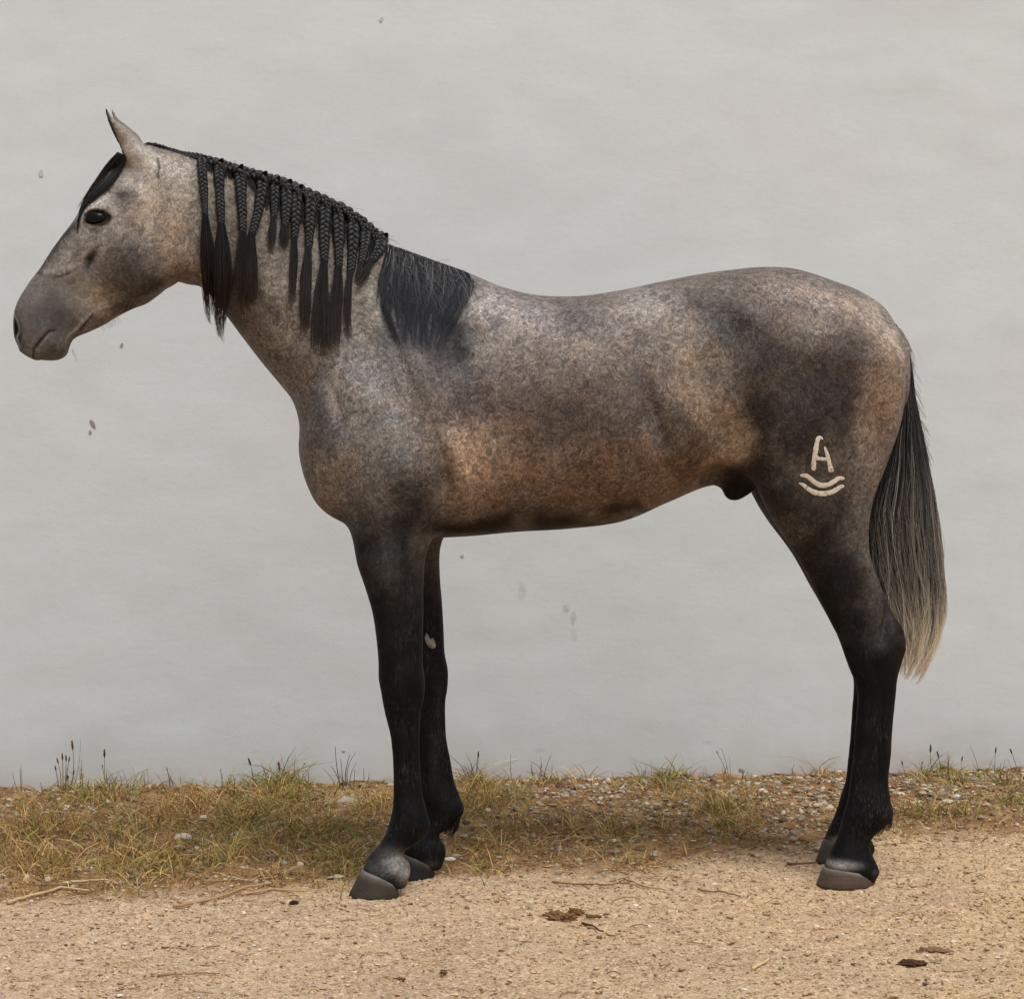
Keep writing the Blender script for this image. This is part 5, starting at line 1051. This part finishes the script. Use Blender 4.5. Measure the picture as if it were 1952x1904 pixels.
weed([(158,1486,156,1462,0,0,.0016),(152,1488,158,1446,0,0,.0014),(156,1490,160,1475,0,7,.0016)], 'short weed stem right of the plantain cluster', (84,74,50))
weed([(252,1488,268,1470,-3,0,.0018),(256,1490,273,1468,4,0,.0018),(246,1488,236,1466,0,0,.0013)], 'forked dry weed leaning right beside the lone plantain')
weed([(276,1490,276,1466,0,0,.0013),(280,1490,282,1462,2,0,.0012)], 'pair of hair-thin stems between the left tufts')
weed([(325,1484,320,1464,0,10,.0018),(330,1484,322,1470,0,0,.0014)], 'small dark-headed weed leaning left near the wall')
weed([(424,1482,422,1466,0,8,.0015),(426,1484,424,1470,0,0,.0012)], 'small upright weed right of the lying stem')
weed([(482,1492,477,1450,3,20,.0017),(486,1495,480,1466,0,0,.0013)], 'tall thin-headed grass stalk above the green tuft')
weed([(536,1490,533,1458,0,24,.0017)], 'single straight seed stalk right of the green tuft', (110,100,70))
weed([(508,1494,508,1470,0,0,.0014),(500,1492,505,1466,0,8,.0013),(514,1494,519,1462,0,0,.0012)], 'fine grass stems rising out of the green tuft', (124,118,66))
weed([(560,1486,582,1454,-4,8,.0013),(570,1490,590,1472,-6,0,.002),(586,1492,588,1466,2,0,.0015),(560,1492,600,1488,10,0,.0022)], 'brown arching weed midway along the left wall', (130,100,70))
weed([(650,1490,640,1420,-3,0,.002),(648,1490,632,1458,4,0,.0018),(655,1490,650,1444,0,0,.0018),(660,1492,668,1436,-5,0,.002),(656,1490,648,1470,0,0,.0015),(664,1495,680,1430,-10,0,.0016),(668,1495,680,1452,-6,0,.0014),(640,1492,616,1462,4,0,.0014),(674,1495,677,1465,0,0,.0014)], 'tallest spiky dry weed against the wall, left of the forelegs', (104,92,76))
weed([(694,1488,694,1462,0,0,.0014),(700,1492,705,1470,0,0,.0014)], 'thin weed close in front of the forelegs', (110,96,74))
weed([(884,1490,894,1470,-4,0,.002),(900,1492,912,1436,4,16,.0015),(912,1500,911,1440,-3,0,.0014),(926,1500,915,1465,-4,0,.0013),(880,1495,905,1470,-8,0,.0014)], 'arching wiry weed behind the far foreleg', (100,92,62))
weed([(972,1490,958,1462,4,0,.0014),(978,1492,974,1436,-3,0,.0013),(968,1492,940,1472,6,0,.0013)], 'thin bent grass stems under the chest by the wall', (140,118,88))
weed([(1020,1486,1014,1452,-3,0,.0018),(1028,1486,1032,1452,0,0,.0016),(1036,1486,1050,1438,-3,0,.0018),(1048,1488,1052,1456,2,0,.0016),(1024,1488,1012,1462,0,0,.0014),(1030,1488,1030,1440,3,0,.0013)], 'clump of tall upright dry stems below the girth', (124,106,78))
weed([(1118,1486,1106,1456,4,0,.0015),(1122,1486,1140,1458,-4,0,.0015),(1128,1490,1160,1468,-10,0,.0015),(1110,1486,1096,1456,5,0,.0013)], 'splayed dry weed under the middle of the belly', (136,112,84))
weed([(1172,1490,1166,1468,0,0,.0013),(1168,1492,1180,1476,-3,0,.0013)], 'little forked weed under the belly', (130,106,80))
weed([(1262,1500,1256,1474,0,12,.002),(1270,1500,1276,1474,0,12,.002),(1266,1502,1266,1472,0,10,.002),(1280,1500,1302,1454,-3,0,.0014),(1288,1500,1310,1466,2,0,.0013),(1300,1502,1344,1480,-8,0,.0014)], 'greenish bushy weed by the wall under the flank', (116,114,72), headcol=(112,112,76))
weed([(1388,1495,1366,1432,5,9,.0016),(1390,1496,1374,1424,4,0,.0013),(1384,1496,1376,1462,0,0,.0014),(1402,1494,1424,1470,3,7,.001),(1394,1498,1390,1440,0,0,.001)], 'tall leaning weed with small dark heads below the sheath', (126,110,74), headcol=(74,60,50))
weed([(1416,1484,1422,1462,-2,0,.0014),(1414,1486,1416,1466,0,0,.0013)], 'short forked weed between the flank and the hind leg')
weed([(1512,1474,1513,1454,-2,0,.0014),(1516,1476,1507,1462,0,0,.0012)], 'tiny crooked weed left of the hind cannon', (110,96,74))
weed([(1736,1488,1718,1452,-3,13,.0016),(1740,1490,1745,1470,-3,0,.0013)], 'slanting stalk with a dark head just behind the hind leg', (124,110,86), headcol=(74,66,54))
weed([(1784,1484,1772,1425,-4,20,.0018),(1792,1484,1786,1436,3,17,.0018),(1796,1486,1800,1456,0,0,.0015),(1806,1486,1806,1450,2,0,.0015),(1764,1484,1750,1464,-4,0,.002),(1770,1484,1756,1452,-6,10,.0018),(1776,1484,1760,1458,5,0,.0016),(1790,1486,1782,1452,0,0,.0016)], 'thick tuft of grass with two dark seed heads right of the hind leg', (140,122,82), headcol=(86,80,62))
weed([(1832,1478,1832,1444,0,14,.0014)], 'single upright stalk right of the seeded tuft', (120,104,80), headcol=(90,76,62))
weed([(1868,1480,1846,1418,4,0,.0014),(1866,1480,1852,1448,0,0,.001)], 'long bare stalk leaning left at the right side', (136,122,102))
weed([(1896,1478,1896,1428,0,16,.0015),(1892,1480,1892,1456,-3,0,.0014),(1900,1482,1906,1452,2,0,.0014),(1888,1482,1882,1462,0,0,.0014),(1904,1482,1913,1446,3,0,.0013)], 'green-brown weed with an upright head near the right edge', (122,110,72), headcol=(90,82,64))
weed([(1940,1476,1925,1430,3,16,.0016),(1936,1478,1918,1444,0,0,.0012)], 'stalk leaning left at the extreme right by the wall', (120,104,82), headcol=(84,74,62))
